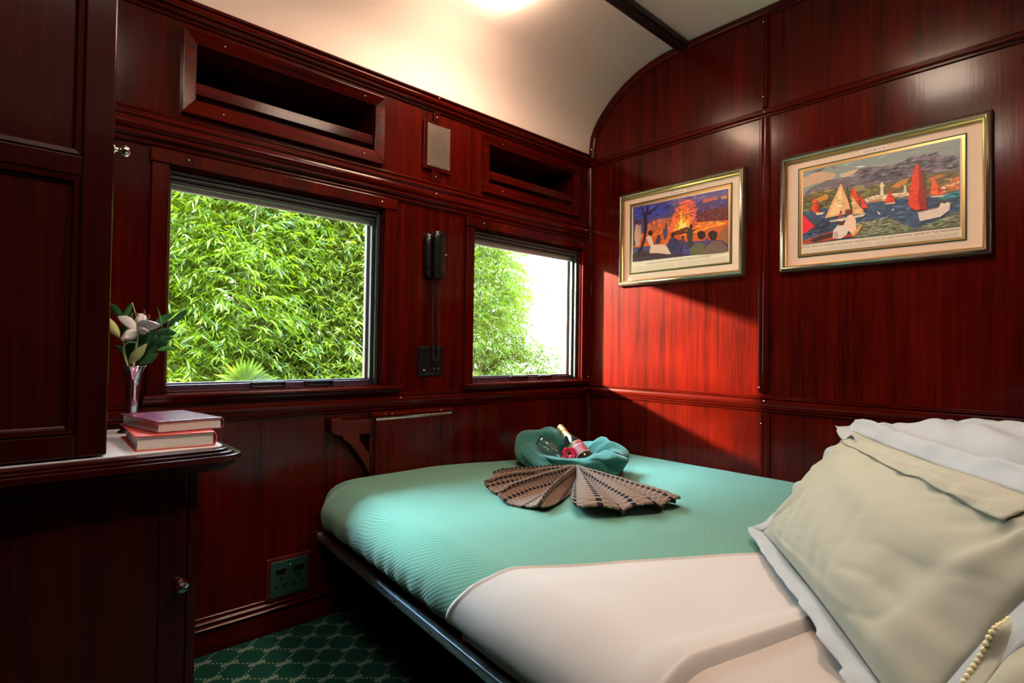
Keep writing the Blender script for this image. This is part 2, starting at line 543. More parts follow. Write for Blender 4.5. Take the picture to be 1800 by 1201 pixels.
PAINT = vcol_mat('printed_paper_colours', 0.45)
PAPER = plain('print_paper', (0.78, 0.66, 0.56), 0.6)
MAT_BOARD = plain('pinkish_mount_board', (0.72, 0.55, 0.46), 0.7)
GREENLINE = plain('dark_green_line', (0.012, 0.045, 0.02), 0.6)
GOLD = plain('gold_leaf', (0.62, 0.40, 0.16), 0.32, 0.9)
SILVER = plain('champagne_silver_leaf', (0.66, 0.58, 0.48), 0.25, 0.95)
INK = plain('dark_ink', (0.03, 0.02, 0.02), 0.7)
INKG = plain('grey_ink', (0.30, 0.22, 0.19), 0.7)
PIC2=[('sky',(135,148,152),[(1135,1757),(1648,1759),(1647,1453),(1136,1456)]),('cloud',(200,165,142),[(1136,1728),(1177,1742),(1206,1742),(1251,1725),(1261,1712),(1236,1695),(1183,1698),(1136,1687)]),('cloud',(205,180,160),[(1271,1716),(1336,1724),(1355,1708),(1317,1695),(1277,1703)]),('mist',(150,150,158),[(1317,1706),(1384,1724),(1493,1724),(1493,1683),(1384,1691)]),('mountain',(112,104,116),[(1136,1654),(1161,1682),(1225,1702),(1272,1699),(1317,1700),(1336,1721),(1365,1723),(1417,1712),(1462,1714),(1488,1718),(1499,1727),(1536,1725),(1581,1724),(1587,1712),(1634,1697),(1645,1678),(1646,1588),(1136,1633)]),('mountain',(88,84,100),[(1355,1714),(1417,1708),(1475,1708),(1484,1669),(1440,1652),(1384,1669),(1346,1683)]),('mountain',(90,84,98),[(1497,1723),(1579,1723),(1585,1710),(1634,1696),(1641,1659),(1577,1663),(1519,1682),(1497,1676)]),('hill',(108,98,62),[(1136,1645),(1183,1666),(1246,1667),(1297,1651),(1356,1641),(1412,1648),(1466,1641),(1519,1661),(1581,1651),(1646,1642),(1646,1568),(1561,1579),(1365,1586),(1236,1589),(1136,1589)]),('hill',(84,84,52),[(1136,1633),(1199,1633),(1246,1647),(1297,1632),(1287,1605),(1210,1597),(1136,1598)]),('patch',(205,135,60),[(1183,1633),(1225,1647),(1233,1627),(1199,1617)]),('patch',(200,130,62),[(1443,1629),(1471,1645),(1502,1652),(1495,1635),(1467,1620)]),('patch',(190,120,60),[(1557,1637),(1594,1644),(1610,1636),(1565,1625)]),('patch',(150,140,100),[(1317,1656),(1356,1656),(1361,1636),(1322,1632)]),('town',(212,180,155),[(1354,1598),(1384,1606),(1412,1606),(1475,1602),(1502,1598),(1503,1585),(1412,1587),(1375,1577)]),('town',(150,105,70),[(1375,1589),(1426,1588),(1426,1579),(1380,1574)]),('tower',(230,215,195),[(1410,1603),(1412,1633),(1408,1639),(1412,1647),(1416,1658),(1420,1645),(1425,1636),(1420,1632),(1422,1601)]),('tower',(215,200,180),[(1483,1599),(1486,1618),(1483,1621),(1489,1629),(1494,1619),(1492,1617),(1495,1597)]),('houses',(192,112,72),[(1604,1597),(1618,1614),(1646,1629),(1646,1577),(1606,1579)]),('houses',(222,160,110),[(1614,1602),(1646,1608),(1646,1600),(1615,1595)]),('sea',(62,84,118),[(1135,1589),(1236,1587),(1365,1582),(1502,1576),(1606,1567),(1647,1568),(1647,1453),(1136,1456)]),('sea',(40,110,120),[(1598,1565),(1647,1574),(1647,1556),(1602,1552)]),('sea',(112,118,98),[(1317,1511),(1431,1517),(1519,1461),(1582,1479),(1647,1504),(1647,1453),(1327,1455)]),('sea',(52,62,88),[(1137,1562),(1236,1535),(1226,1502),(1137,1492)]),('sail',(228,72,40),[(1182,1641),(1197,1605),(1197,1573),(1183,1578),(1170,1591)]),('sail',(190,40,30),[(1188,1621),(1197,1599),(1196,1573),(1188,1580)]),('hull',(225,205,190),[(1186,1576),(1222,1573),(1210,1565),(1190,1567)]),('sail',(228,176,128),[(1278,1677),(1300,1614),(1318,1554),(1221,1548),(1246,1607)]),('sail',(240,200,150),[(1276,1664),(1287,1617),(1272,1563),(1236,1555),(1257,1611)]),('sail',(222,64,44),[(1322,1652),(1339,1612),(1343,1581),(1329,1600),(1315,1627)]),('sail',(218,60,44),[(1344,1617),(1361,1586),(1373,1562),(1350,1563)]),('sail',(220,170,122),[(1315,1624),(1337,1585),(1361,1545),(1320,1545)]),('mast',(95,55,40),[(1296,1666),(1300,1666),(1318,1554),(1313,1554)]),('hull',(210,195,190),[(1234,1535),(1287,1539),(1367,1544),(1356,1533),(1287,1529),(1242,1529)]),('sail',(218,60,36),[(1443,1615),(1452,1591),(1460,1570),(1427,1572),(1431,1589)]),('hull',(220,200,185),[(1426,1571),(1461,1569),(1456,1563),(1433,1565)]),('sail',(228,62,22),[(1528,1703),(1540,1667),(1551,1587),(1556,1526),(1519,1528),(1500,1550),(1501,1597),(1512,1657)]),('sail',(165,28,18),[(1530,1695),(1541,1656),(1550,1587),(1555,1527),(1536,1527),(1527,1571),(1532,1622)]),('mast',(110,60,45),[(1526,1706),(1530,1705),(1558,1526),(1555,1525)]),('hull',(222,205,200),[(1528,1520),(1574,1526),(1622,1532),(1620,1512),(1594,1492),(1534,1486)]),('hull',(160,120,110),[(1528,1521),(1622,1532),(1622,1528),(1528,1517)]),('person',(235,215,200),[(1588,1523),(1596,1542),(1607,1536),(1612,1541),(1621,1537),(1620,1528)]),('head',(110,60,50),[(1595,1542),(1596,1550),(1602,1549),(1603,1541)]),('head',(110,60,50),[(1612,1543),(1613,1552),(1619,1550),(1619,1542)]),('sail',(236,92,50),[(1571,1637),(1582,1617),(1588,1600),(1588,1572),(1564,1573)]),('sail',(222,70,40),[(1589,1607),(1598,1590),(1607,1570),(1591,1571)]),('hull',(215,200,190),[(1565,1571),(1610,1568),(1602,1561),(1569,1565)]),('sail',(190,150,120),[(1600,1605),(1610,1580),(1612,1576),(1602,1577)]),('wave',(235,235,235),[(1401,1546),(1408,1540),(1413,1532),(1407,1533)]),('wave',(225,230,235),[(1447,1543),(1457,1546),(1453,1540)]),('sail',(232,30,55),[(1136,1579),(1162,1547),(1184,1522),(1157,1506),(1137,1496)]),('boat',(176,66,50),[(1137,1468),(1200,1483),(1247,1492),(1298,1466),(1356,1505),(1347,1484),(1330,1462),(1237,1457),(1137,1455)]),('boat',(62,38,45),[(1162,1467),(1205,1482),(1250,1486),(1257,1472),(1184,1456)]),('boat',(235,170,90),[(1318,1477),(1356,1505),(1337,1474),(1318,1459)]),('person',(226,212,205),[(1252,1495),(1270,1515),(1288,1509),(1305,1485),(1300,1471),(1278,1458),(1250,1464)]),('person',(190,170,160),[(1252,1487),(1265,1490),(1273,1467),(1257,1460)]),('person',(238,200,180),[(1288,1510),(1302,1544),(1317,1549),(1331,1525),(1332,1486),(1318,1472),(1305,1485)]),('head',(90,50,45),[(1265,1519),(1265,1533),(1275,1537),(1286,1530),(1286,1514),(1276,1509)]),('head',(235,225,215),[(1265,1530),(1272,1537),(1287,1531),(1286,1526)]),('head',(120,60,45),[(1293,1556),(1295,1569),(1305,1571),(1315,1562),(1312,1550),(1302,1547)]),('person',(190,60,50),[(1270,1541),(1273,1557),(1281,1559),(1282,1541)]),('head',(90,45,40),[(1275,1560),(1276,1569),(1282,1567),(1282,1558)])]
PIC1=[('night',(74,66,128),[(296,1759),(815,1752),(817,1465),(299,1471)]),('night',(98,84,140),[(500,1749),(603,1754),(711,1752),(815,1748),(815,1719),(685,1720),(547,1709)]),('night',(54,56,150),[(303,1747),(428,1749),(524,1739),(501,1691),(429,1688),(316,1696)]),('hill',(88,62,110),[(570,1700),(685,1695),(742,1697),(815,1671),(815,1652),(659,1665)]),('houses',(196,100,82),[(690,1726),(765,1725),(765,1712),(690,1708)]),('houses',(200,140,70),[(780,1723),(809,1723),(809,1708),(781,1709)]),('ground',(206,92,40),[(368,1622),(501,1644),(659,1640),(816,1609),(817,1518),(605,1537),(298,1545)]),('ground',(235,120,50),[(525,1599),(659,1620),(764,1610),(814,1595),(712,1582),(577,1566)]),('glow',(205,90,82),[(547,1699),(570,1731),(603,1745),(653,1716),(658,1675),(648,1631),(659,1600),(502,1598),(513,1653)]),('glow',(228,98,50),[(525,1620),(547,1678),(575,1704),(603,1715),(626,1685),(637,1623),(648,1591),(525,1594)]),('flame',(246,150,50),[(537,1598),(554,1636),(562,1655),(571,1634),(578,1688),(590,1651),(598,1670),(607,1633),(621,1656),(626,1620),(635,1583)]),('flame',(252,205,110),[(560,1599),(571,1623),(579,1648),(588,1621),(599,1629),(613,1591)]),('logs',(110,40,30),[(531,1593),(604,1608),(638,1598),(594,1589),(659,1590),(649,1581),(560,1574),(525,1586)]),('crowd',(185,92,66),[(374,1648),(417,1668),(524,1667),(525,1630),(454,1626),(381,1615)]),('crowd',(98,42,48),[(659,1650),(685,1665),(743,1670),(815,1662),(816,1612),(743,1616),(664,1626)]),('tree',(40,26,48),[(309,1500),(350,1549),(365,1590),(368,1649),(357,1727),(341,1757),(360,1742),(370,1714),(385,1749),(395,1750),(381,1706),(387,1641),(376,1578),(360,1537),(338,1502)]),('tree',(44,30,60),[(380,1712),(404,1724),(441,1739),(447,1732),(417,1716),(386,1695)]),('woman',(200,150,130),[(314,1652),(320,1668),(333,1660),(337,1594),(345,1555),(321,1547),(308,1598)]),('head',(60,35,45),[(313,1669),(315,1685),(329,1685),(333,1671),(324,1664)]),('woman',(190,150,130),[(336,1654),(347,1663),(351,1592),(345,1572),(337,1594)]),('head',(90,50,50),[(335,1671),(337,1686),(348,1682),(350,1666)]),('dark',(62,34,50),[(299,1512),(369,1520),(444,1500),(526,1491),(617,1470),(299,1471)]),('woman',(214,180,170),[(380,1588),(397,1597),(413,1589),(425,1545),(491,1539),(515,1508),(532,1487),(515,1486),(450,1500),(401,1505),(407,1537)]),('head',(54,30,36),[(392,1605),(396,1621),(413,1621),(420,1609),(416,1594),(403,1593)]),('man',(70,70,110),[(477,1606),(487,1622),(502,1616),(503,1597),(495,1565),(485,1563)]),('head',(50,30,40),[(491,1623),(493,1636),(502,1635),(502,1621)]),('man',(62,52,56),[(606,1582),(618,1598),(635,1597),(641,1577),(638,1543),(636,1508),(614,1506),(615,1546)]),('head',(60,34,30),[(626,1600),(626,1617),(637,1617),(641,1605),(636,1597)]),('man',(54,44,92),[(506,1540),(517,1562),(549,1562),(577,1541),(586,1514),(578,1480),(527,1484),(509,1513)]),('head',(54,30,34),[(523,1574),(524,1589),(537,1591),(544,1579),(540,1564),(527,1564)]),('head',(50,32,60),[(446,1579),(449,1590),(462,1588),(462,1574)]),('man',(62,44,80),[(431,1550),(443,1577),(464,1572),(461,1546)]),('head',(60,36,60),[(580,1556),(583,1566),(595,1565),(596,1552)]),('man',(80,56,90),[(569,1542),(583,1554),(600,1545),(608,1521),(577,1520)]),('man',(98,92,66),[(625,1471),(630,1503),(655,1520),(676,1525),(703,1509),(711,1484),(703,1464)]),('head',(46,28,28),[(666,1554),(665,1574),(686,1578),(706,1568),(705,1546),(687,1536),(672,1542)]),('woman',(84,64,130),[(702,1529),(715,1542),(723,1531),(721,1497),(711,1496)]),('man',(112,84,80),[(698,1478),(718,1507),(744,1521),(785,1514),(812,1486),(817,1465),(790,1462),(698,1464)]),('head',(42,26,28),[(721,1546),(720,1563),(741,1572),(764,1559),(764,1540),(757,1524),(734,1527)]),('man',(150,90,60),[(767,1535),(789,1570),(809,1582),(816,1557),(816,1495),(795,1512)])]

# ------------------------------------------------------------------ small fittings


def screws(parent, pts, normal, r=0.0035):
    for p in pts:
        mb = MB().lathe([(r, 0), (r, 0.0006), (r * 0.75, 0.0016), (0, 0.002)], p, normal, 12)
        mb.build('screw', CHROME, parent, smooth=True)


def beads(base, segs, H):
    """moulding profile: segs = [(height, base depth, bulge)] from the bottom up"""
    pr = [(-0.001, 0)]
    h = 0
    tot = sum(s[0] for s in segs)
    k = H / tot
    for w, b, g in segs:
        w *= k
        if g == 0: pr += [(b, h), (b, h + w)]
        else: pr += [(b + g * math.sin(PI * t / 5), h + w * t / 5) for t in range(6)]
        h += w
    pr.append((-0.001, H))
    return pr


RIDGES = [(3, .006, .005), (1, .004, 0), (4, .010, .008), (1, .008, 0), (6, .013, .004), (1, .010, 0), (4, .010, .008), (1, .006, 0), (3, .005, .005)]
RAIL = [(3, .005, .005), (1, .004, 0), (3, .008, .006), (1, .008, 0), (9, .014, .003), (1, .010, 0), (3, .008, .006), (2, .005, .003)]
X, Y, Z = Vector((1, 0, 0)), Vector((0, 1, 0)), Vector((0, 0, 1))
NY, NX = -Y, -X
XL, YB = -3.2, -2.48   # left and back of the compartment


def structure(o, label, cat):
    return tag(o, label, cat, kind='structure')


# window wall with the two window openings and the two niche openings
W1 = (-2.060, -1.303, 0.849, 1.565)
W2 = (-0.840, -0.072, 0.845, 1.565)
N1 = (-1.992, -1.355, 1.787, 1.968)
N2 = (-0.758, -0.150, 1.787, 1.968)


def wall_window():
    xs = sorted({XL, 0.08, *W1[:2], *W2[:2], *N1[:2], *N2[:2]})
    zs = sorted({-0.05, 2.13, *W1[2:], *W2[2:], *N1[2:]})
    mb = MB()
    for a, b in zip(xs, xs[1:]):
        run = None
        for c, e in zip(zs, zs[1:]):
            mx, mz = (a + b) / 2, (c + e) / 2
            hole = any(h[0] < mx < h[1] and h[2] < mz < h[3] for h in (W1, W2, N1, N2))
            if hole:
                if run: mb.box(a, b, 0, 0.10, *run); run = None
            else:
                run = (c, e) if run is None else (run[0], e)
        if run: mb.box(a, b, 0, 0.10, *run)
    return mb.build('wall_window', WZ)


structure(wall_window(), 'mahogany panelled wall with two windows', 'wall')

# end wall behind the bed
mb = MB().box(0, 0.08, YB - 0.08, 0.0, -0.05, 2.62)
structure(mb.build('wall_end', WZ), 'mahogany panelled end wall carrying the two framed prints', 'wall')
mb = MB().box(XL - 0.08, 0.08, YB - 0.08, YB, -0.05, 2.62)
structure(mb.build('wall_back', WZd), 'dark mahogany partition behind the viewer', 'wall')
mb = MB().box(XL - 0.08, XL, YB, 0.1, -0.05, 2.62)
structure(mb.build('wall_left', WZd), 'dark mahogany partition beyond the cupboards', 'wall')

mb = MB().box(XL, 0, YB, 0, -0.05, 0)
structure(mb.build('floor', carpet()), 'dark green carpet with a pale trellis pattern', 'floor')

CP = [(0.0, 2.085), (-0.001, 2.14), (-0.010, 2.20), (-0.030, 2.245), (-0.052, 2.278), (-0.085, 2.315), (-0.124, 2.352), (-0.178, 2.395), (-0.240, 2.432), (-0.310, 2.463), (-0.390, 2.487), (-0.470, 2.501), (-0.560, 2.509), (-0.80, 2.512)]
CPF = CP + [(-2.48 - y, z) for y, z in CP[::-1]]


def ceiling():
    mb = MB()
    n = len(CPF)
    poly = [(y, z) for y, z in CPF] + [(-2.50, 2.60), (0.02, 2.60)]
    out = [(0.03, 2.085)] + [(y + (0.03 if y > -1.24 else -0.03), z + 0.03) for y, z in CPF] + [(-2.51, 2.085)]
    vs = [(XL, y, z) for y, z in CPF] + [(0.0, y, z) for y, z in CPF] + [(XL, y + 0.0, z + 0.04) for y, z in CPF] + [(0.0, y, z + 0.04) for y, z in CPF]
    fs = []
    for i in range(n - 1):
        fs.append((i, i + 1, n + i + 1, n + i))
        fs.append((2 * n + i, 3 * n + i, 3 * n + i + 1, 2 * n + i + 1))
    mb.add(vs, fs)
    return mb.build('ceiling', CEIL, angle=40)


structure(ceiling(), 'cream vaulted carriage ceiling', 'ceiling')

# cornice, upper rail, chair rail, baseboard on the window wall
CH = [(2, .004, .004), (1, .004, 0), (3, .010, .006), (1, .010, 0), (5, .018, .006), (2, .026, .003)]
o = MB().bar((XL, 0, 2.030), (0, 0, 2.030), NY, Z, beads(0, CH, 0.066)).build('trim_1', WX, angle=35)
structure(o, 'dark moulded cornice between window wall and ceiling', 'trim')
screws(o, [(-1.06, -0.028, 2.085), (-0.03, -0.028, 2.085)], NY)
o = MB().bar((XL, 0, 1.612), (0, 0, 1.612), NY, Z, beads(0, RIDGES, 0.112)).build('trim_2', WX, angle=35)
structure(o, 'ribbed mahogany moulding above the windows', 'trim')
screws(o, [(-1.06, -0.018, 1.672), (-0.055, -0.018, 1.672)], NY)
o = MB().bar((XL, 0, 0.752), (0, 0, 0.752), NY, Z, beads(0, RAIL, 0.068)).build('trim_3', WX, angle=35)
structure(o, 'ribbed mahogany chair rail under the windows', 'trim')
screws(o, [(-1.22, -0.018, 0.800), (-0.05, -0.018, 0.800)], NY)
BB = [(9, .012, 0), (1, .016, .004), (.7, .010, 0), (1.2, .008, .005), (.8, .006, 0), (.8, .003, .003)]
o = MB().bar((XL, 0, 0), (0, 0, 0), NY, Z, beads(0, BB, 0.120)).build('baseboard_window', WX, angle=35)
structure(o, 'mahogany baseboard under the windows', 'baseboard')

# end wall mouldings
o = MB().bar((0, 0, 2.032), (0, YB, 2.032), NX, Z, beads(0, [(2, .004, .004), (1, .006, 0), (4, .012, .004), (1, .006, 0), (2, .004, .004)], 0.040)).build('trim_4', WY, angle=35)
structure(o, 'upper mahogany rail running along the end wall', 'trim')
screws(o, [(-0.017, -0.975, 2.052)], NX)
o = MB().bar((0, 0, 0.752), (0, YB, 0.752), NX, Z, beads(0, RAIL, 0.068)).build('trim_5', WY, angle=35)
structure(o, 'ribbed mahogany chair rail on the end wall', 'trim')
screws(o, [(-0.018, -0.05, 0.800), (-0.018, -0.985, 0.798)], NX)
mb = MB()
for i in range(len(CPF) // 2 + 5):
    (ya, za), (yb, zb) = CPF[i], CPF[i + 1]
    na = Vector((0, zb - za, -(yb - ya))).normalized()
    if na.y > 0: na = -na
    def nrm(k):
        a, b = CPF[max(k - 1, 0)], CPF[min(k + 1, len(CPF) - 1)]
        v = Vector((0, b[1] - a[1], -(b[0] - a[0]))).normalized()
        return -v if v.z > 0 or (abs(v.z) < 1e-3 and v.y > 0) else v
    A, B = Vector((0, ya, za)), Vector((0, yb, zb))
    nA, nB = nrm(i), nrm(i + 1)
    ring = []
    for P, nn in ((A, nA), (B, nB)):
        for dpt, w in ((0.0, 0.0), (0.020, 0.002), (0.024, 0.010), (0.016, 0.016), (0.020, 0.024), (0.010, 0.034), (0.0, 0.036)):
            ring.append(P + nn * w + NX * dpt)
    m = 7
    mb.add(ring, [(k, k + 1, m + k + 1, m + k) for k in range(m - 1)])
o = mb.build('trim_6', WY, smooth=True)
structure(o, 'arched mahogany moulding where the end wall meets the ceiling', 'trim')
screws(o, [(-0.022, -0.021, 2.13), (-0.022, -0.50, 2.492), (-0.022, -0.625, 2.498)], NX)

# upright battens on the end wall
def batten(n, y, z0, z1, label, w=0.044, sc=()):
    pr = [(-.001, 0), (.008, 0), (.016, w * .12), (.016, w * .32), (.010, w * .40), (.010, w * .46), (.019, w * .55), (.019, w * .75), (.008, w), (-.001, w)]
    o = MB().bar((0, y + w / 2, z0), (0, y + w / 2, z1), NX, NY, pr).build('trim_%d' % n, WZ, bevel=0.002)
    structure(o, label, 'trim')
    screws(o, [(-0.017, y + w / 2 - w * .22, z) for z in sc], NX)


batten(7, -0.975, 0.835, 2.028, 'upright mahogany batten between the two framed prints', sc=(0.855, 2.00))
batten(8, -0.985, 0.02, 0.745, 'upright mahogany batten below the chair rail on the end wall', sc=(0.70,))
batten(9, -0.978, 2.076, 2.482, 'narrow upright batten above the upper rail of the end wall', w=0.026, sc=(2.12, 2.45))
mb = MB().bar((0, 0, 0.02), (0, 0, 2.03), NX, NY, [(0, 0), (.020, 0), (.019, .010), (.014, .017), (0, .021)])
o = mb.build('trim_10', WZ, angle=50)
structure(o, 'quarter-round corner moulding between window wall and end wall', 'trim')
screws(o, [(-0.0165, -0.0155, z) for z in (0.86, 1.22, 1.5, 1.66, 1.93)], (-1, -1, 0), 0.003)
mb = MB().box(XL, 0, -0.612, -0.548, 2.484, 2.512).box(XL, 0, -0.602, -0.558, 2.478, 2.484)
structure(mb.build('trim_11', plain('black_brown_beam', (0.012, 0.007, 0.006), 0.4), bevel=0.003), 'dark batten running across the ceiling', 'trim')
# small battens above and below the plaque
mb = MB().box(-1.075, -1.041, -0.010, 0, 1.985, 2.031)
o = mb.build('trim_12', WZ, bevel=0.002); structure(o, 'short batten above the engraved plaque', 'trim')
screws(o, [(-1.058, -0.010, 2.008)], NY)
mb = MB().box(-1.078, -1.042, -0.010, 0, 1.724, 1.775)
o = mb.build('trim_13', WZ, bevel=0.002); structure(o, 'short batten below the engraved plaque', 'trim')
screws(o, [(-1.060, -0.010, 1.748)], NY)

# ------------------------------------------------------------------ windows


def window(n, w, label, casing_r, casing_l, sill_r, handles):
    x0, x1, z0, z1 = w
    root = thing('window_%d' % n, ((x0 + x1) / 2, 0.0, z0), label, 'window', kind='structure')
    # wooden casing
    c = MB().box(x0 - 0.048, x0, -0.014, 0, z0, z1).box(x1, casing_r, -0.014, 0, z0, z1)
    c.box(x0 - 0.052, casing_r + 0.003, -0.020, 0, z1, z1 + 0.043)
    co = c.build('window_casing', WZ, root, bevel=0.003)
    screws(co, [(x0 + 0.05, -0.020, z1 + 0.022), (x1 - 0.02, -0.020, z1 + 0.022)], NY)
    prof = [(0, 0), (.018, 0), (.026, .006), (.028, .014), (.040, .018), (.042, .026), (.036, .030), (0, .030)]
    MB().bar((x0 - 0.06, 0, z0 - 0.029), (sill_r, 0, z0 - 0.029), NY, Z, prof).build('window_sill', WX, root, bevel=0.002)
    # reveal lining
    l = MB().box(x0, x0 + 0.006, 0.001, 0.10, z0, z1).box(x1 - 0.006, x1, 0.001, 0.10, z0, z1)
    l.box(x0, x1, 0.001, 0.10, z0, z0 + 0.006).box(x0, x1, 0.001, 0.10, z1 - 0.006, z1)
    l.build('reveal_lining', WZ, root)
    # metal channel and sash
    s = MB().box(x0 + .006, x0 + .012, 0.030, 0.090, z0 + .006, z1 - .006).box(x1 - 0.030, x1 - 0.006, 0.040, 0.055, z0 + .006, z1 - .006)
    s.box(x1 - 0.020, x1 - 0.006, 0.020, 0.040, z0 + .006, z1 - .006)
    s.build('sash_channel', ALUD, root, bevel=0.001)
    f = MB().box(x0 + .012, x0 + .022, 0.070, 0.088, z0 + .02, z1 - .05).box(x1 - 0.036, x1 - 0.012, 0.070, 0.088, z0 + .02, z1 - .05)
    f.build('sash_frame', ALU, root, bevel=0.001)
    MB().box(x0 + .008, x1 - .008, 0.045, 0.092, z0 + .004, z0 + .024).box(x0 + .008, x1 - .008, 0.060, 0.080, z0 + .024, z0 + .030).build('bottom_rail', ALUP, root, bevel=0.0015)
    for a, b in handles:
        h = MB().box(a, b, 0.030, 0.045, z0 + .008, z0 + .012).box(a, b, 0.030, 0.045, z0 + .024, z0 + .027)
        h.box(a, a + .006, 0.030, 0.045, z0 + .008, z0 + .027).box(b - .006, b, 0.030, 0.045, z0 + .008, z0 + .027)
        h.build('sash_pull', BLACK, root, bevel=0.001)
    # blind box: dark ribs over a pale bottom bar
    b = MB()
    for k, (yy, zz, r) in enumerate(((0.018, z1 - .014, .007), (0.030, z1 - .027, .008), (0.042, z1 - .040, .008))):
        b.tube([(x0 + .007, yy, zz), (x1 - .022, yy, zz)], r, 10)
    b.box(x0 + .006, x1 - .022, 0.045, 0.095, z1 - .045, z1 - .006)
    b.build('blind_cassette', plain('blind_dark_brown', (0.05, 0.042, 0.042), 0.35), root, angle=40)
    b = MB().box(x0 + .012, x1 - .024, 0.058, 0.066, z1 - .054, z1 - .044)
    b.tube([(x0 + .012, .064, z1 - .058), (x1 - .024, .064, z1 - .058)], .005, 8)
    b.build('blind_bottom_bar', plain('pale_blind_bar', (0.82, 0.76, 0.76), 0.35), root, angle=40)
    MB().box(x0 + .016, x1 - .030, 0.078, 0.080, z0 + .026, z1 - .05).build('glass_pane', GLASS, root)
    return root


window(1, W1, 'large left window with trees outside', -1.252, None, -1.225, [(-1.79, -1.67), (-1.60, -1.49)])
window(2, W2, 'smaller right window by the corner', -0.026, None, -0.022, [(-0.56, -0.44), (-0.36, -0.26)])

# ------------------------------------------------------------------ niches with a retaining rail


def niche(hole, outer, label, clip=None):
    x0, x1, z0, z1 = hole
    ox0, ox1, oz0, oz1 = outer
    root = thing('storage_niche', ((x0 + x1) / 2, 0, z0), label, 'shelf')
    fr = MB()
    I = [(x0, z0), (x1, z0), (x1, z1), (x0, z1)]
    O = [(ox0, oz0), (ox1, oz0), (ox1, oz1), (ox0, oz1)]
    for k in range(4):
        a, b = I[k], I[(k + 1) % 4]
        c, e = O[(k + 1) % 4], O[k]
        q = [(a[0], -0.012, a[1]), (b[0], -0.012, b[1]), (c[0], -0.022, c[1]), (e[0], -0.022, e[1])]
        base = [(p[0], -0.0005, p[2]) for p in q]
        fr.add(q + base, [(0, 1, 2, 3), (7, 6, 5, 4), (0, 4, 5, 1), (1, 5, 6, 2), (2, 6, 7, 3), (3, 7, 4, 0)])
    fo = fr.build('niche_frame', WX, root, bevel=0.002)
    zc0, zc1 = (oz0 + z0) / 2, (oz1 + z1) / 2
    screws(fo, [(x0 + .08, -.018, zc0), (x0 + .08, -.018, zc1), (x1 - .05, -.018, zc0), (x1 - .05, -.018, zc1)], NY, 0.003)
    bx = MB().box(x0 - .01, x1 + .01, 0.24, 0.25, z0 - .01, z1 + .01).box(x0 - .01, x0, 0.1, 0.24, z0 - .01, z1 + .01).box(x1, x1 + .01, 0.1, 0.24, z0 - .01, z1 + .01)
    bx.box(x0, x1, 0.1, 0.24, z0 - .01, z0).box(x0, x1, 0.1, 0.24, z1, z1 + .01)
    bx.build('niche_box', WX, root)
    MB().box(x0 + .001, x1 - .001, 0.004, 0.016, z0 + .026, z0 + .064).build('retaining_rail', WX, root, bevel=0.002)
    return root


niche(N1, (-2.031, -1.317, 1.737, 2.008), 'recessed mahogany shelf niche above the large window')
niche(N2, (-0.796, -0.112, 1.737, 2.008), 'recessed mahogany shelf niche above the small window')

# ------------------------------------------------------------------ text as mesh


def text_mesh(name, s, size, mat, origin, right, up, parent, align='CENTER', bold=0.0, squeeze=1.0):
    cu = bpy.data.curves.new(name, 'FONT')
    cu.body = s
    cu.size = size
    cu.align_x = align
    cu.offset = bold
    cu.resolution_u = 2
    to = bpy.data.objects.new(name, cu)
    COL.objects.link(to)
    me = bpy.data.meshes.new_from_object(to)
    bpy.data.objects.remove(to)
    right, up, o = Vector(right), Vector(up), Vector(origin)
    for v in me.vertices:
        v.co = o + right * v.co.x * squeeze + up * v.co.y
    me.name = name
    return finish(me, name, mat, parent)


def colour_mesh(name, polys, mat, parent):
    """polys: [(rgb, [3D points])], flat painted shapes, earlier ones underneath"""
    from mathutils.geometry import tessellate_polygon
    vs, fs, cols = [], [], []
    for rgb, pts in polys:
        o = len(vs)
        vs += pts
        for tri in tessellate_polygon([[Vector(p) for p in pts]]):
            a, b, c = [Vector(pts[k]) for k in tri]
            if (b - a).cross(c - a).x > 0: tri = tri[::-1]
            fs.append(tuple(o + k for k in tri))
            cols += [(*rgb, 1)] * 3
    me = bpy.data.meshes.new(name)
    me.from_pydata(vs, [], fs)
    ca = me.color_attributes.new('pigment', 'FLOAT_COLOR', 'CORNER')
    ca.data.foreach_set('color', [c for q in cols for c in q])
    return finish(me, name, mat, parent)


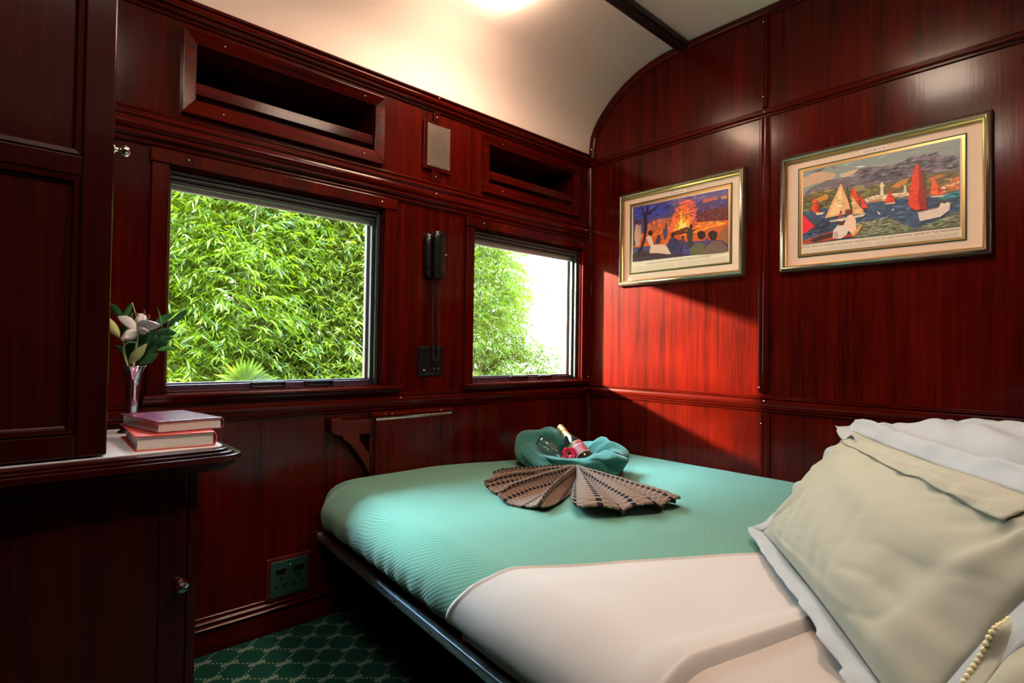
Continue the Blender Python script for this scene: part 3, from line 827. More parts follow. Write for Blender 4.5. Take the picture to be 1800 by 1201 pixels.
def framed_print(y0, y1, z0, z1, m, g, p, a, lab, polys, seed, label, words, heading, strokes):
    """a framed print on the end wall; y0 > y1 are its left and right edges"""
    root = thing('framed_print', (0, (y0 + y1) / 2, z0), label, 'picture')
    # moulded frame, mitred
    prof = [(0.0, 0.004), (0.0, 0.020), (0.004, 0.026), (0.008, 0.024), (0.010, 0.030), (0.016, 0.034), (0.020, 0.030), (0.022, 0.022), (0.026, 0.020), (0.028, 0.014), (0.028, 0.004)]
    corners = [(y0, z0, -1, 1), (y1, z0, 1, 1), (y1, z1, 1, -1), (y0, z1, -1, -1)]
    for lo, hi, mt, nm in ((0, 3, plain('dark_frame_edge', (0.06, 0.035, 0.02), 0.4), 'frame_edge'), (2, 7, SILVER, 'frame_moulding'), (6, 10, GOLD, 'frame_slip')):
        pr = prof[lo:hi + 1]
        mb = MB()
        n = len(pr)
        vs = []
        for cy, cz, sy, sz in corners:
            vs += [(-dd, cy + sy * w, cz + sz * w) for w, dd in pr]
        fs = []
        for c in range(4):
            for k in range(n - 1):
                b = ((c + 1) % 4)
                fs.append((c * n + k, c * n + k + 1, b * n + k + 1, b * n + k))
        mb.add(vs, fs)
        mb.build(nm, mt, root, angle=50)

    def rect(r, x, nm, mat, parent):
        return MB().box(-x - 0.0012, -x, r[0], r[1], r[2], r[3]).build(nm, mat, parent)
    MB().box(-0.0035, -0.001, y0 - .006, y1 + .006, z0 + .006, z1 - .006).build('backing', plain('backing_board', (0.1, 0.07, 0.04), 0.8), root)
    rect((y0 - .024, y1 + .024, z0 + .024, z1 - .024), 0.0045, 'mount', MAT_BOARD, root)
    rect(g, 0.0062, 'green_line', GREENLINE, root)
    rect((g[0] - .005, g[1] + .005, g[2] + .005, g[3] - .005), 0.0078, 'gold_slip', GOLD, root)
    sheet = rect(p, 0.0094, 'print', PAPER, root)
    pol = []
    x = -0.0108
    rnd = random.Random(seed)
    ay0, ay1, az0, az1 = a
    for nm, rgb, pts in polys:
        x -= 0.00001
        pol.append((S(*rgb), [(x, -u / 1000, v / 1000) for u, v in pts]))
        if nm in strokes:
            us = [q[0] for q in pts]; vs_ = [q[1] for q in pts]
            cnt, L, T = strokes[nm]

            def inside(u, v):
                r = False
                for i in range(len(pts)):
                    (xa, ya), (xb, yb) = pts[i], pts[i - 1]
                    if (ya > v) != (yb > v) and u < (xb - xa) * (v - ya) / (yb - ya) + xa: r = not r
                return r
            for k in range(cnt):
                u, v = rnd.uniform(min(us), max(us)), rnd.uniform(min(vs_), max(vs_))
                if not inside(u, v): continue
                l, t, an = L * rnd.uniform(.5, 1.3), T * rnd.uniform(.5, 1.3), rnd.uniform(-.35, .35) + (PI / 2 if nm in ('flame', 'crowd') else 0)
                if nm == 'tree': an = rnd.uniform(0, PI)
                kf = rnd.uniform(.55, 1.6)
                cc = [min(1, max(0, c / 255 * kf + rnd.uniform(-.05, .05))) for c in rgb]
                ca, sa = math.cos(an), math.sin(an)
                q = [(u + ca * l, v + sa * l), (u - sa * t, v + ca * t), (u - ca * l, v - sa * l), (u + sa * t, v - ca * t)]
                x -= 0.0000015
                q = [(min(max(qu, -ay0 * 1000 + 1), -ay1 * 1000 - 1), min(max(qv, az0 * 1000 + 1), az1 * 1000 - 1)) for qu, qv in q]
                pol.append((S(*[c * 255 for c in cc]), [(x, -qu / 1000, qv / 1000) for qu, qv in q]))
    colour_mesh('painting', pol, PAINT, sheet)
    # caption lines under the painting
    text_mesh('caption_heading', heading, 0.0098, INK, (-0.0110, (p[0] + p[1]) / 2, az0 - 0.017), NY, Z, sheet, squeeze=0.98)
    cap = MB()
    zt = az0 - 0.024
    for side in (0, 1):
        ya = p[0] - 0.006 if side == 0 else (p[0] + p[1]) / 2 - 0.004
        yb = (p[0] + p[1]) / 2 + 0.004 if side == 0 else p[1] + 0.006
        z = zt
        while z > p[2] + 0.003:
            yy = ya
            while yy > yb + 0.004:
                w = rnd.uniform(.003, .010)
                e = max(yy - w, yb)
                cap.add([(-0.0109, yy, z), (-0.0109, e, z), (-0.0109, e, z - .0010), (-0.0109, yy, z - .0010)], [(0, 1, 2, 3)])
                yy = e - 0.0018
            z -= 0.0036
    co = cap.build('caption_text', INKG, sheet)
    co['kind'] = 'stuff'
    lb = MB().box(-0.0072, -0.0058, lab[0], lab[1], lab[2], lab[3]).build('title_label', plain('pale_label', (0.80, 0.70, 0.68), 0.6), root, bevel=0.0003)
    text_mesh('title_lettering', words, 0.0095, INK, (-0.0074, (lab[0] + lab[1]) / 2, (lab[2] + lab[3]) / 2 - .0032), NY, Z, lb, bold=0.0001, squeeze=0.66)
    # frame glazing
    return root


framed_print(-0.215, -0.895, 1.347, 1.834, None, (-0.276, -0.832, 1.407, 1.777), (-0.291, -0.821, 1.417, 1.760), (-0.297, -0.816, 1.467, 1.757),
             (-0.501, -0.600, 1.778, 1.795), PIC1, 5, 'smaller framed print of a night bonfire with onlookers, nearest the window', 'THE SKETCH, MAY 30, 1936',
             'A BONFIRE IN THE OPEN: A CAMP FIRE GATHERING "SINGING" IN SOUTH AFRICA',
             {'night': (160, 16, 3), 'ground': (220, 16, 2.5), 'glow': (220, 14, 4), 'flame': (160, 12, 2), 'crowd': (420, 8, 2.2), 'dark': (160, 8, 2), 'hill': (60, 16, 3)})
framed_print(-1.047, -1.735, 1.345, 1.830, None, (-1.115, -1.666, 1.401, 1.773), (-1.131, -1.652, 1.415, 1.757), (-1.135, -1.648, 1.455, 1.754),
             (-1.343, -1.431, 1.776, 1.793), PIC2, 8, 'larger framed print of red sailing boats below a flat mountain, right of the batten', 'THE SKETCH, MAY 30, 1936',
             'IN THE CHARM OF THE EAST: CRUISING IN TABLE BAY IN SIGHT OF TABLE MOUNTAIN, VIEWED BY "THE YACHTSMAN"',
             {'sky': (60, 26, 5), 'mountain': (260, 18, 4), 'hill': (420, 12, 3), 'town': (120, 6, 2.5), 'sea': (700, 13, 2.4), 'houses': (60, 6, 2), 'sail': (14, 12, 2)})

# ------------------------------------------------------------------ plaque
root = thing('plaque', (-1.052, 0, 1.775), 'grey engraved metal plaque on a mahogany board between the niches', 'plaque')
MB().box(-1.127, -0.978, -0.012, 0, 1.774, 1.984).build('backboard', WZ, root, bevel=0.003)
pl = MB().box(-1.108, -0.990, -0.0145, -0.012, 1.789, 1.972).build('engraved_plate', plain('dull_pewter', (0.13, 0.105, 0.088), 0.5, 0.3), root, bevel=0.0006)
ln = MB()
for x0, x1, z0, z1 in ((-1.102, -0.996, 1.7945, 1.7952), (-1.102, -0.996, 1.9662, 1.9669), (-1.102, -1.1013, 1.7945, 1.9669), (-0.9967, -0.996, 1.7945, 1.9669)):
    ln.box(x0, x1, -0.0148, -0.0145, z0, z1)
ln.build('engraved_border', INK, pl)
text_mesh('engraved_title', 'PRETORIA', 0.0115, INK, (-1.049, -0.0149, 1.934), X, Z, pl, squeeze=0.8)
rnd = random.Random(3)
tx = MB()
z = 1.925
while z > 1.828:
    xx = -1.093 + rnd.uniform(0, .002)
    xe = -1.006 - (0.02 if z < 1.835 else rnd.uniform(0, .003))
    while xx < xe:
        w = rnd.uniform(.003, .009)
        tx.add([(xx, -.0149, z), (min(xx + w, xe), -.0149, z), (min(xx + w, xe), -.0149, z - .0013), (xx, -.0149, z - .0013)], [(0, 1, 2, 3)])
        xx += w + .0017
    z -= 0.0048
tx.build('engraved_text', plain('engraving_shade', (0.045, 0.035, 0.03), 0.6), pl)['kind'] = 'stuff'
screws(root, [(x, -0.0145, zz) for x in (-1.103, -0.995) for zz in (1.794, 1.967)], NY, 0.0022)

# ------------------------------------------------------------------ telephone, cord and wall plate
root = thing('telephone', (-1.062, 0, 1.30), 'black wall telephone handset with coiled cord between the windows', 'telephone')


def rounded(mb, cx, y0, y1, z0, z1, w0, w1, n=24, puff=1.0):
    """a rounded slab lying against the wall, from z0 to z1"""
    prof = []
    for k in range(n + 1):
        t = k / n
        z = z0 + (z1 - z0) * t
        e = (1 - abs(2 * t - 1) ** 6) ** 0.5
        w = (w0 + (w1 - w0) * t) * max(e, .05)
        prof.append((z, w, y0 + (y1 - y0) * max(e, .08) * puff))
    vs, fs = [], []
    m = 14
    for z, w, y in prof:
        for q in range(m + 1):
            a = PI * q / m
            c, s = math.cos(a), math.sin(a)
            vs.append((cx - (abs(c) ** .6) * math.copysign(1, c) * w / 2, y0 + (y - y0) * s ** .6 if s > 0 else y0, z))
    for k in range(n):
        for q in range(m):
            a = k * (m + 1) + q
            fs.append((a, a + 1, a + m + 2, a + m + 1))
        fs.append((k * (m + 1), (k + 1) * (m + 1), (k + 1) * (m + 1) + m, k * (m + 1) + m))
    fs.append(tuple(range(m + 1))); fs.append(tuple(n * (m + 1) + q for q in range(m + 1)))
    mb.add(vs, fs)
    return mb


rounded(MB(), -1.073, 0.0, -0.030, 1.302, 1.505, 0.080, 0.084).build('cradle', BLACK, root, smooth=True)
# handset: waist in the middle, thicker ear and mouth pieces
vs, fs = [], []
n, m = 28, 20
for k in range(n + 1):
    t = k / n
    z = 1.298 + 0.214 * t
    cap = (1 - abs(2 * t - 1) ** 8) ** .5
    w = (0.030 + 0.006 * abs(2 * t - 1) ** 2) * max(cap, .12)
    dep = (0.016 + 0.006 * (2 * t - 1) ** 2) * max(cap, .12)
    yc = -0.040 - 0.006 * (1 - (2 * t - 1) ** 2)
    for q in range(m):
        a = 2 * PI * q / m
        c, s = math.cos(a), math.sin(a)
        vs.append((-1.060 + w * abs(c) ** .8 * math.copysign(1, c), yc + dep * abs(s) ** .8 * math.copysign(1, s), z))
for k in range(n):
    for q in range(m):
        q2 = (q + 1) % m
        fs.append((k * m + q, k * m + q2, (k + 1) * m + q2, (k + 1) * m + q))
fs += [tuple(range(m))[::-1], tuple(n * m + q for q in range(m))]
hs = MB().add(vs, fs).build('handset', BLACK, root, smooth=True)
MB().lathe([(.004, 0), (.004, .001), (0, .0018)], (-1.036, -0.062, 1.405), NY, 12).build('indicator_light', plain('grey_dot', (0.3, 0.3, 0.3), 0.3), hs, smooth=True)
# coiled cord: down, a loop in front of the plate, and up again
path = []
for k in range(41):
    t = k / 40
    path.append(Vector((-1.068 - 0.004 * math.sin(t * 3), -0.022, 1.300 - 0.325 * t)))
for k in range(1, 13):
    a = PI * k / 12
    path.append(Vector((-1.055 - 0.013 * math.cos(a), -0.024, 0.975 - 0.028 * math.sin(a))))
for k in range(1, 41):
    t = k / 40
    path.append(Vector((-1.042 - 0.012 * t, -0.024 - .006 * math.sin(t * PI), 0.975 + 0.325 * t)))
pts = []
turns = 92
N = turns * 9
cum = [0]
for a, b in zip(path, path[1:]): cum.append(cum[-1] + (b - a).length)
for k in range(N + 1):
    sdist = cum[-1] * k / N
    i = max(j for j in range(len(cum)) if cum[j] <= sdist + 1e-9)
    i = min(i, len(path) - 2)
    f = (sdist - cum[i]) / max(cum[i + 1] - cum[i], 1e-9)
    p = path[i].lerp(path[i + 1], f)
    t = (path[i + 1] - path[i]).normalized()
    a = Y.cross(t).normalized()
    th = 2 * PI * turns * k / N
    rr = 0.0058 if 0.02 < k / N < 0.98 else 0.001
    pts.append(p + (a * math.cos(th) + Y * math.sin(th)) * rr)
MB().tube(pts, 0.0011, 5).build('coiled_cord', BLACKR, root, smooth=True)

root = thing('wall_plate', (-1.067, 0, 0.885), 'black glossy control plate below the telephone', 'switch plate')
vs = []
pr = [(0.0, 0.0), (0.001, 0.006), (0.010, 0.011), (0.014, 0.009)]
mb = MB()
for w, dd in pr:
    vs += [(-1.133 + w, -dd, .885 + w), (-1.001 - w, -dd, .885 + w), (-1.001 - w, -dd, 1.014 - w), (-1.133 + w, -dd, 1.014 - w)]
fs = [(k * 4 + c, k * 4 + (c + 1) % 4, (k + 1) * 4 + (c + 1) % 4, (k + 1) * 4 + c) for k in range(3) for c in range(4)] + [(12, 13, 14, 15)]
mb.add(vs, fs).build('plate', BLACK, root, bevel=0.001)
WM = plain('white_marking', (0.6, 0.68, 0.7), 0.5)
MB().box(-1.108, -1.098, -.0098, -.009, .9085, .9125).build('button', WM, root, bevel=0.0004)
MB().box(-1.053, -1.050, -.0098, -.009, .915, .918).build('button', WM, root)
MB().box(-1.030, -1.027, -.0098, -.009, .915, .920).build('button', WM, root)
for xx in (-1.085, -1.055, -1.025):
    MB().box(xx - .012, xx + .012, -.0115, -.009, .93, .985).build('key', BLACK, root, bevel=0.002)

# ------------------------------------------------------------------ folding table flap and its bracket
root = thing('folding_table', (-1.15, 0, 0.50), 'hinged mahogany table flap folded down under the window wall rail', 'folding table')
o = MB().bar((-1.350, 0, .726), (-0.955, 0, .726), NY, Z, [(0, 0), (.020, 0), (.024, .006), (.020, .018), (.006, .024), (0, .024)]).build('cleat', WX, root, bevel=0.001)
screws(o, [(-1.292, -.0235, .737), (-1.262, -.0235, .737), (-1.02, -.0235, .737)], NY, 0.004)
MB().box(-1.342, -0.962, -.032, -.003, .36, .720).build('table_leaf', WZ, root, bevel=0.003)
mb = MB()
for k in range(13):
    xa = -1.340 + k * .0287
    mb.tube([(xa, -.029, .7235), (xa + .026, -.029, .7235)], .0042, 8)
mb.box(-1.34, -.967, -.033, -.030, .716, .722)
mb.build('piano_hinge', CHROME, root, angle=40)
BR = [(-1.525, 0.734), (-1.482, 0.734), (-1.481, 0.724), (-1.364, 0.722), (-1.363, 0.669), (-1.408, 0.667), (-1.411, 0.658), (-1.405, 0.640), (-1.380, 0.606), (-1.356, 0.574), (-1.357, 0.506), (-1.373, 0.525), (-1.395, 0.563), (-1.419, 0.599), (-1.446, 0.632), (-1.476, 0.655), (-1.482, 0.668), (-1.501, 0.671), (-1.520, 0.680), (-1.525, 0.694)]
root = thing('table_bracket', (-1.44, 0, 0.506), 'shaped mahogany swing bracket left of the folded table flap', 'bracket')
MB().prism([(x, -0.012, z) for x, z in BR], (0, -0.022, 0)).build('bracket_arm', WXb, root, bevel=0.003)
MB().box(-1.366, -1.348, -.034, 0, .500, .728).build('hinge_post', WZ, root, bevel=0.002)

# ------------------------------------------------------------------ power socket
root = thing('power_socket', (-1.662, 0, 0.122), 'double power socket with green metal plate near the floor', 'socket')
MB().box(-1.742, -1.582, -.010, 0, .110, .258).build('backboard', WXb, root, bevel=0.004)
MB().box(-1.727, -1.597, -.0135, -.010, .122, .245).build('plate', GREENMETAL, root, bevel=0.0015)
PXF = lambda u: -1.727 + u * .130
PZF = lambda v: .245 - v * .123
for u, v in ((.28, .50), (.76, .50), (.17, .715), (.39, .713), (.66, .71), (.87, .70)):
    MB().lathe([(.0068 if v < .6 else .0058, 0), (.0068 if v < .6 else .0058, .0006), (.0045, .0006), (.004, .0003), (0, .0003)], (PXF(u), -.0135, PZF(v)), NY, 16).build('pin_hole', BLACKR, root)
for u in (.28, .77):
    MB().box(PXF(u - .14), PXF(u + .13), -.0165, -.0135, PZF(.35), PZF(.21)).build('switch', BLACK, root, bevel=0.001)
screws(root, [(PXF(.53), -.0135, PZF(.17)), (PXF(.53), -.0135, PZF(.84))], NY, 0.004)

# ------------------------------------------------------------------ cupboards on the left
YF = -0.500


def panel_door(mb, x0, x1, z0, z1, y, mw=0.036, dep=0.012, raise_=None):
    """a framed and recessed panel facing -y: nested rectangles"""
    steps = [(0, 0), (0.003, 0.006), (mw * .35, 0.004), (mw * .45, -dep * .4), (mw * .8, -dep), (mw, -dep)]
    if raise_: steps += [(raise_, -dep + .001), (raise_ + .004, -dep + .007)]
    vs = []
    for w, dd in steps:
        vs += [(x0 + w, y - dd, z0 + w), (x1 - w, y - dd, z0 + w), (x1 - w, y - dd, z1 - w), (x0 + w, y - dd, z1 - w)]
    n = len(steps)
    fs = [(k * 4 + c, k * 4 + (c + 1) % 4, (k + 1) * 4 + (c + 1) % 4, (k + 1) * 4 + c) for k in range(n - 1) for c in range(4)]
    fs.append(tuple((n - 1) * 4 + c for c in range(4)))
    mb.add(vs, fs)
    return mb


CX0, CX1 = -3.18, -2.262
root = thing('wall_cupboard', ((CX0 + CX1) / 2, -0.25, 0.757), 'tall dark mahogany cupboard standing on the white-topped cabinet', 'cupboard')
poly = [(CX1, 0.0, .757), (CX1, YF + .012, .757), (CX1, YF + .012, 2.49), (CX1, -.39, 2.478), (CX1, -.24, 2.422), (CX1, -.124, 2.342), (CX1, -.052, 2.268), (CX1, -.030, 2.10), (CX1, -.030, 1.60), (CX1, -.022, 1.60), (CX1, -.022, .757)]
MB().prism(poly, (CX0 - CX1, 0, 0)).build('carcass', WZd, root)
f = MB().box(-2.318, CX1, YF, YF + .012, .757, 2.485).box(CX0, -3.10, YF, YF + .012, .757, 2.485)
f.box(-3.10, -2.318, YF, YF + .012, 1.363, 1.405).box(-3.10, -2.318, YF, YF + .012, .757, .806).box(-3.10, -2.318, YF, YF + .012, 2.44, 2.485)
f.build('face_frame', WZd, root, bevel=0.003)
d1 = panel_door(MB(), -3.10, -2.318, .806, 1.363, YF + .006).build('door', WZd, root)
d2 = panel_door(MB(), -3.10, -2.318, 1.405, 2.44, YF + .006).build('door', WZd, root)
# coat knob on the cupboard's side
root = thing('coat_knob', (CX1, -0.46, 1.45), 'chrome coat knob on the side of the tall dark cupboard', 'knob')
root.location = (CX1, -0.46, 1.447)
kn = MB().lathe([(.012, 0), (.013, .002), (.010, .005), (.005, .007), (.004, .013), (.008, .016), (.0125, .021), (.0135, .026), (.011, .031), (.006, .034), (0, .035)], (CX1, -0.46, 1.447), X, 24)
kn.build('knob', CHROME, root, smooth=True)

root = thing('bedside_cabinet', (-2.6, -0.25, 0), 'low dark mahogany cabinet with moulded counter and crystal knob', 'cabinet')
BX1 = -2.078
f = MB().box(CX0, BX1, YF + .012, -.002, 0, .70).build('carcass', WZd, root, bevel=0.002)
f = MB().box(-2.098, BX1, YF, YF + .012, 0, .715).box(CX0, -2.95, YF, YF + .012, 0, .715).box(-2.95, -2.098, YF, YF + .012, 0, .05)
f.build('face_frame', WZd, root, bevel=0.002)
dr = MB().box(-2.945, -2.102, YF - .004, YF + .010, .055, .703)
dr = panel_door(dr, -2.945 + .052, -2.102 - .052, .055 + .048, .703 - .046, YF - .0042, mw=.012, dep=.008, raise_=.040).build('door', WZd, root, bevel=0.0015)
kb = MB().lathe([(.015, 0), (.016, .002), (.012, .006), (.006, .009), (.006, .014)], (-2.114, YF - .004, .433), NY, 24).build('knob_stem', wood('knob_rose', 'z'), dr, smooth=True)
MB().lathe([(.007, .012), (.012, .015), (.0145, .020), (.014, .026), (.010, .031), (.004, .034), (0, .0345)], (-2.114, YF - .004, .433), NY, 10).build('knob', CHROME, dr)

# counter slab with rounded front corner and stepped edge


def slab(x1, y0, r, z0, z1, x0=CX0, yb=-0.0005):
    pts = [(x0, yb), (x0, y0)]
    for k in range(9):
        a = -PI / 2 + PI / 2 * k / 8
        pts.append((x1 - r + r * math.cos(a), y0 + r + r * math.sin(a)))
    pts.append((x1, yb))
    return [(x, y, z0) for x, y in pts], (0, 0, z1 - z0)


mb = MB()
for x1, y0, r, z0, z1 in ((-2.012, -.540, .045, .700, .712), (-1.995, -.556, .055, .712, .722), (-1.986, -.565, .06, .722, .738), (-2.000, -.552, .055, .738, .744), (-2.012, -.540, .05, .744, .7505)):
    mb.prism(*slab(x1, y0, r, z0, z1))
mb.build('counter', WXd, root, bevel=0.002)
mb = MB().prism(*slab(-2.022, -.506, .03, .7495, .752, yb=-0.022))
mb.build('counter_top', WHITE, root)

# ------------------------------------------------------------------ books


def lerp2(a, b, t): return (a[0] + (b[0] - a[0]) * t, a[1] + (b[1] - a[1]) * t)


def book(FL, FR, BR, BL, z0, z1, cover, label, pages, th=0.0025, art=None):
    cx, cy = (FL[0] + BR[0]) / 2, (FL[1] + BR[1]) / 2
    root = thing('book', (cx, cy, z0), label, 'book', 'books on the white-topped cabinet')

    def P(u, v):  # u: 0 = fore edge .. 1 = spine, v: 0 = front .. 1 = back
        a, b = lerp2(FL, FR, u), lerp2(BL, BR, u)
        return lerp2(a, b, v)
    mb = MB()
    for za, zb in ((z0, z0 + th), (z1 - th, z1)):
        q = [(*P(u, v), za) for u, v in ((0, 0), (.97, 0), (.97, 1), (0, 1))]
        mb.prism(q, (0, 0, zb - za))
    # rounded spine
    n = 8
    ring = []
    for k in range(n + 1):
        a = -PI / 2 + PI * k / n
        ring.append((.965 + .045 * math.cos(a), (z0 + z1) / 2 + (z1 - z0) / 2 * math.sin(a)))
    inner = [(u - .018, (z0 + z1) / 2 + (z - (z0 + z1) / 2) * .86) for u, z in ring]
    pts0 = [(*P(u, 0), z) for u, z in ring + inner[::-1]]
    pts1 = [(*P(u, 1), z) for u, z in ring + inner[::-1]]
    m = len(pts0)
    fs = [(i, (i + 1) % m, (i + 1) % m + m, i + m) for i in range(m)]
    for k in range(n):
        fs.append((k, m - 1 - k, m - 2 - k, k + 1)); fs.append((m + k, m + k + 1, 2 * m - 2 - k, 2 * m - 1 - k))
    mb.add(pts0 + pts1, fs)
    cv = mb.build('cover', cover, root, bevel=0.0006)
    # page block with a hollowed fore edge
    pb = MB()
    k = 6
    ring = [(.022 + .010 * math.sin(PI * i / k), z0 + th + (z1 - z0 - 2 * th) * i / k) for i in range(k + 1)] + [(.965, z1 - th), (.965, z0 + th)]
    pb.prism([(*P(u, .018), z) for u, z in ring], Vector((*P(.5, .982), 0)) - Vector((*P(.5, .018), 0)))
    pb.build('page_block', pages, root)
    return root


def pages_mat():
    t = NT('cream_page_edges')
    n = t.noise(t.coord('Object', (1, 1, 60)), 28, 3, 0.7)
    t.l(t.mix(n, (0.50, 0.50, 0.46), (0.78, 0.78, 0.74)), t.b.inputs['Base Color'])
    t.set(rough=0.8)
    return t.m


PAGES = pages_mat()
_t = NT('orange_red_book_cloth')
_t.set((0.62, 0.075, 0.05), 0.5)
_t.bump(_t.noise(_t.coord('Object'), 900, 1), 0.1, 0.0005)
COVA = _t.m
_t = NT('glossy_mauve_book_jacket')
_n = _t.noise(_t.coord('Object', (4, 1, 1)), 26, 4, 0.7)
_rp = _t.n('ShaderNodeValToRGB')
_e = _rp.color_ramp.elements
_e[0].position, _e[0].color = 0.38, (0.16, 0.015, 0.07, 1)
_e[1].position, _e[1].color = 0.66, (0.50, 0.28, 0.42, 1)
_m = _e.new(0.52); _m.color = (0.30, 0.06, 0.16, 1)
_t.l(_n, _rp.inputs[0]); _t.l(_rp.outputs[0], _t.b.inputs['Base Color'])
_t.set(rough=0.25, coat=0.5)
COVB = _t.m
book((-2.205, -.470), (-2.037, -.487), (-2.012, -.215), (-2.195, -.197), .7522, .7875, COVA, 'thick orange-red book, lower of the stack of two', PAGES)
book((-2.158, -.448), (-2.008, -.440), (-2.046, -.205), (-2.200, -.215), .7882, .8165, COVB, 'mauve-covered book lying on top of the orange-red one', PAGES)

# ------------------------------------------------------------------ vase with lilies
VX, VY = -2.160, -0.125
vz = 0.752
VR = Vector((0.734, -0.679, 0))
VD = Vector((0.679, 0.734, 0))
VU = Vector((0.02, 0, 1)).normalized()
root = thing('vase', (VX, VY, vz), 'slim silver trumpet vase behind the two books', 'vase')
prof = [(0, 0), (.034, 0), (.035, .003), (.030, .008), (.018, .018), (.013, .030), (.014, .045), (.0165, .07), (.0175, .10), (.0175, .13), (.019, .150), (.023, .170), (.0305, .186), (.0325, .189), (.0305, .189), (.021, .168), (.017, .150), (.015, .10), (0, .095)]
MB().lathe(prof, (VX, VY, vz), Z, 40).build('vase_body', plain('polished_silver', (0.78, 0.76, 0.82), 0.08, 1.0), root, smooth=True)


def fp(px, py, dd=0.0):
    return Vector((VX, VY, 0.944)) + VR * ((px - 229) * .00162) + Z * ((661 - py) * .00162) + VD * dd


def blade(mb, p0, p1, w, bend=0.02, fold=0.25, side=None, sag=(0, 0, 1), n=10, m=4, tip=1.0, sh=0.9):
    """a leaf or petal: curved midrib, pointed at the tip"""
    p0, p1 = Vector(p0), Vector(p1)
    ax = p1 - p0
    sg = Vector(sag)
    if side is None: side = ax.cross(-VD)
    side = Vector(side).normalized()
    nr = ax.normalized().cross(side).normalized()
    vs, fs = [], []
    for i in range(n + 1):
        t = i / n
        c = p0 + ax * t + sg * bend * math.sin(PI * t)
        ww = w * (math.sin(PI * min(1, t ** sh)) ** .75 if 0 < t < 1 else 0.04)
        for j in range(-m // 2, m // 2 + 1):
            q = j / (m / 2)
            vs.append(c + side * ww * q * .5 + nr * fold * ww * (abs(q) ** 1.3))
    k = m + 1
    for i in range(n):
        for j in range(m): fs.append((i * k + j, i * k + j + 1, (i + 1) * k + j + 1, (i + 1) * k + j))
    return mb.add(vs, fs)


def leafmat(name, c1, c2, rough=0.35, trans=0.2):
    t = NT(name)
    n = t.noise(t.coord('Object', (1, 1, 3)), 40, 3)
    t.l(t.mix(n, c1, c2), t.b.inputs['Base Color'])
    t.set(rough=rough)
    t.b.inputs['Subsurface Weight'].default_value = 0
    t.b.inputs['Transmission Weight'].default_value = trans * 0
    return t.m


LEAF = leafmat('dark_green_leaf', (0.02, 0.10, 0.035), (0.06, 0.24, 0.09))
LEAFB = leafmat('bright_green_leaf', (0.08, 0.34, 0.06), (0.18, 0.50, 0.12))
BUD = leafmat('yellow_green_bud', (0.42, 0.50, 0.14), (0.62, 0.68, 0.30), 0.5)
BUDG = leafmat('green_bud', (0.28, 0.42, 0.14), (0.52, 0.62, 0.30), 0.5)
PETAL = plain('white_lily_petal', (0.82, 0.83, 0.86), 0.45)
PETAL.node_tree.nodes['Principled BSDF'].inputs['Subsurface Weight'].default_value = 0.15
PETAL.node_tree.nodes['Principled BSDF'].inputs['Subsurface Radius'].default_value = (0.01, 0.01, 0.01)

lily = thing('lily', fp(229, 690), 'white lily with dark red stamens and two yellow-green buds in the silver vase', 'flower')
st = MB()
st.tube(smooth_path([fp(229, 700), fp(230, 660), fp(233, 635), fp(236, 612), fp(238, 601)]), .0028, 8)
st.tube(smooth_path([fp(228, 690), fp(219, 645, -.01), fp(217, 620, -.015), fp(211, 612, -.02)]), .0024, 8)
st.tube(smooth_path([fp(230, 690), fp(222, 646, -.02), fp(225, 630, -.03), fp(234, 623, -.035), fp(247, 622, -.035)]), .0018, 8)
st.build('stem', BUDG, lily, smooth=True)
c = fp(236, 602)
pt = [(287, 592, -.03, .046, .018, (0, 0, 1)), (276, 604, -.05, .026, .010, (0, 0, 1)), (222, 618, -.035, .044, .008, (0, 0, 1)), (200, 577, .0, .036, .012, (0, 0, 1)), (258, 577, .045, .048, -.004, (0, 0, 1)), (220, 571, .035, .046, .006, (0, 0, 1)), (232, 615, -.045, .030, .006, (0, 0, 1))]
for k, (px, py, dd, w, bnd, sg) in enumerate(pt):
    mb = blade(MB(), c, fp(px, py, dd), w, bnd, .20, side=(fp(px, py, dd) - c).cross(Z) * .75 + Z * .035, sag=sg, n=14, m=6)
    mb.build('petal', PETAL, lily, smooth=True, solid=0.0006)
sm = MB()
an = MB()
for px, py, dd in ((229, 572, .005), (238, 574, -.01), (246, 571, .0), (251, 575, .01), (242, 568, .012), (256, 578, -.004)):
    sm.tube([c, c.lerp(fp(px, py, dd), .6) + VR * .002, fp(px, py, dd)], .0007, 5)
    tip = fp(px, py, dd)
    an.tube([tip + VR * -.004 + Z * .005, tip + Z * .004 - VD * .002, tip, tip + VR * .004 - Z * .005], [.0008, .0022, .0024, .0010], 8)
sm.tube([c, fp(234, 575, -.004), fp(227, 553, -.006)], [.0012, .0012, .0016], 6)
sm.build('filament', BUDG, lily, smooth=True)
an.build('anther', plain('red_brown_anther', (0.16, 0.012, 0.01), 0.7), lily, smooth=True)


def bud(p0, p1, w, mat):
    p0, p1 = Vector(p0), Vector(p1)
    ax = p1 - p0
    L = ax.length
    pr = [(w * .5 * math.sin(PI * (t ** .85)) ** .9 + .0006, t * L) for t in [i / 12 for i in range(13)]]
    return MB().lathe(pr, p0, ax, 12).build('bud', mat, lily, smooth=True)


bud(fp(213, 614, -.02), fp(184, 573, -.03), .026, BUD)
bud(fp(236, 659, -.035), fp(268, 624, -.04), .024, BUDG)
gl = MB()
blade(gl, fp(232, 655, .01), fp(250, 608, .02), .020, .01)
gl.build('leaf', LEAF, lily, smooth=True)

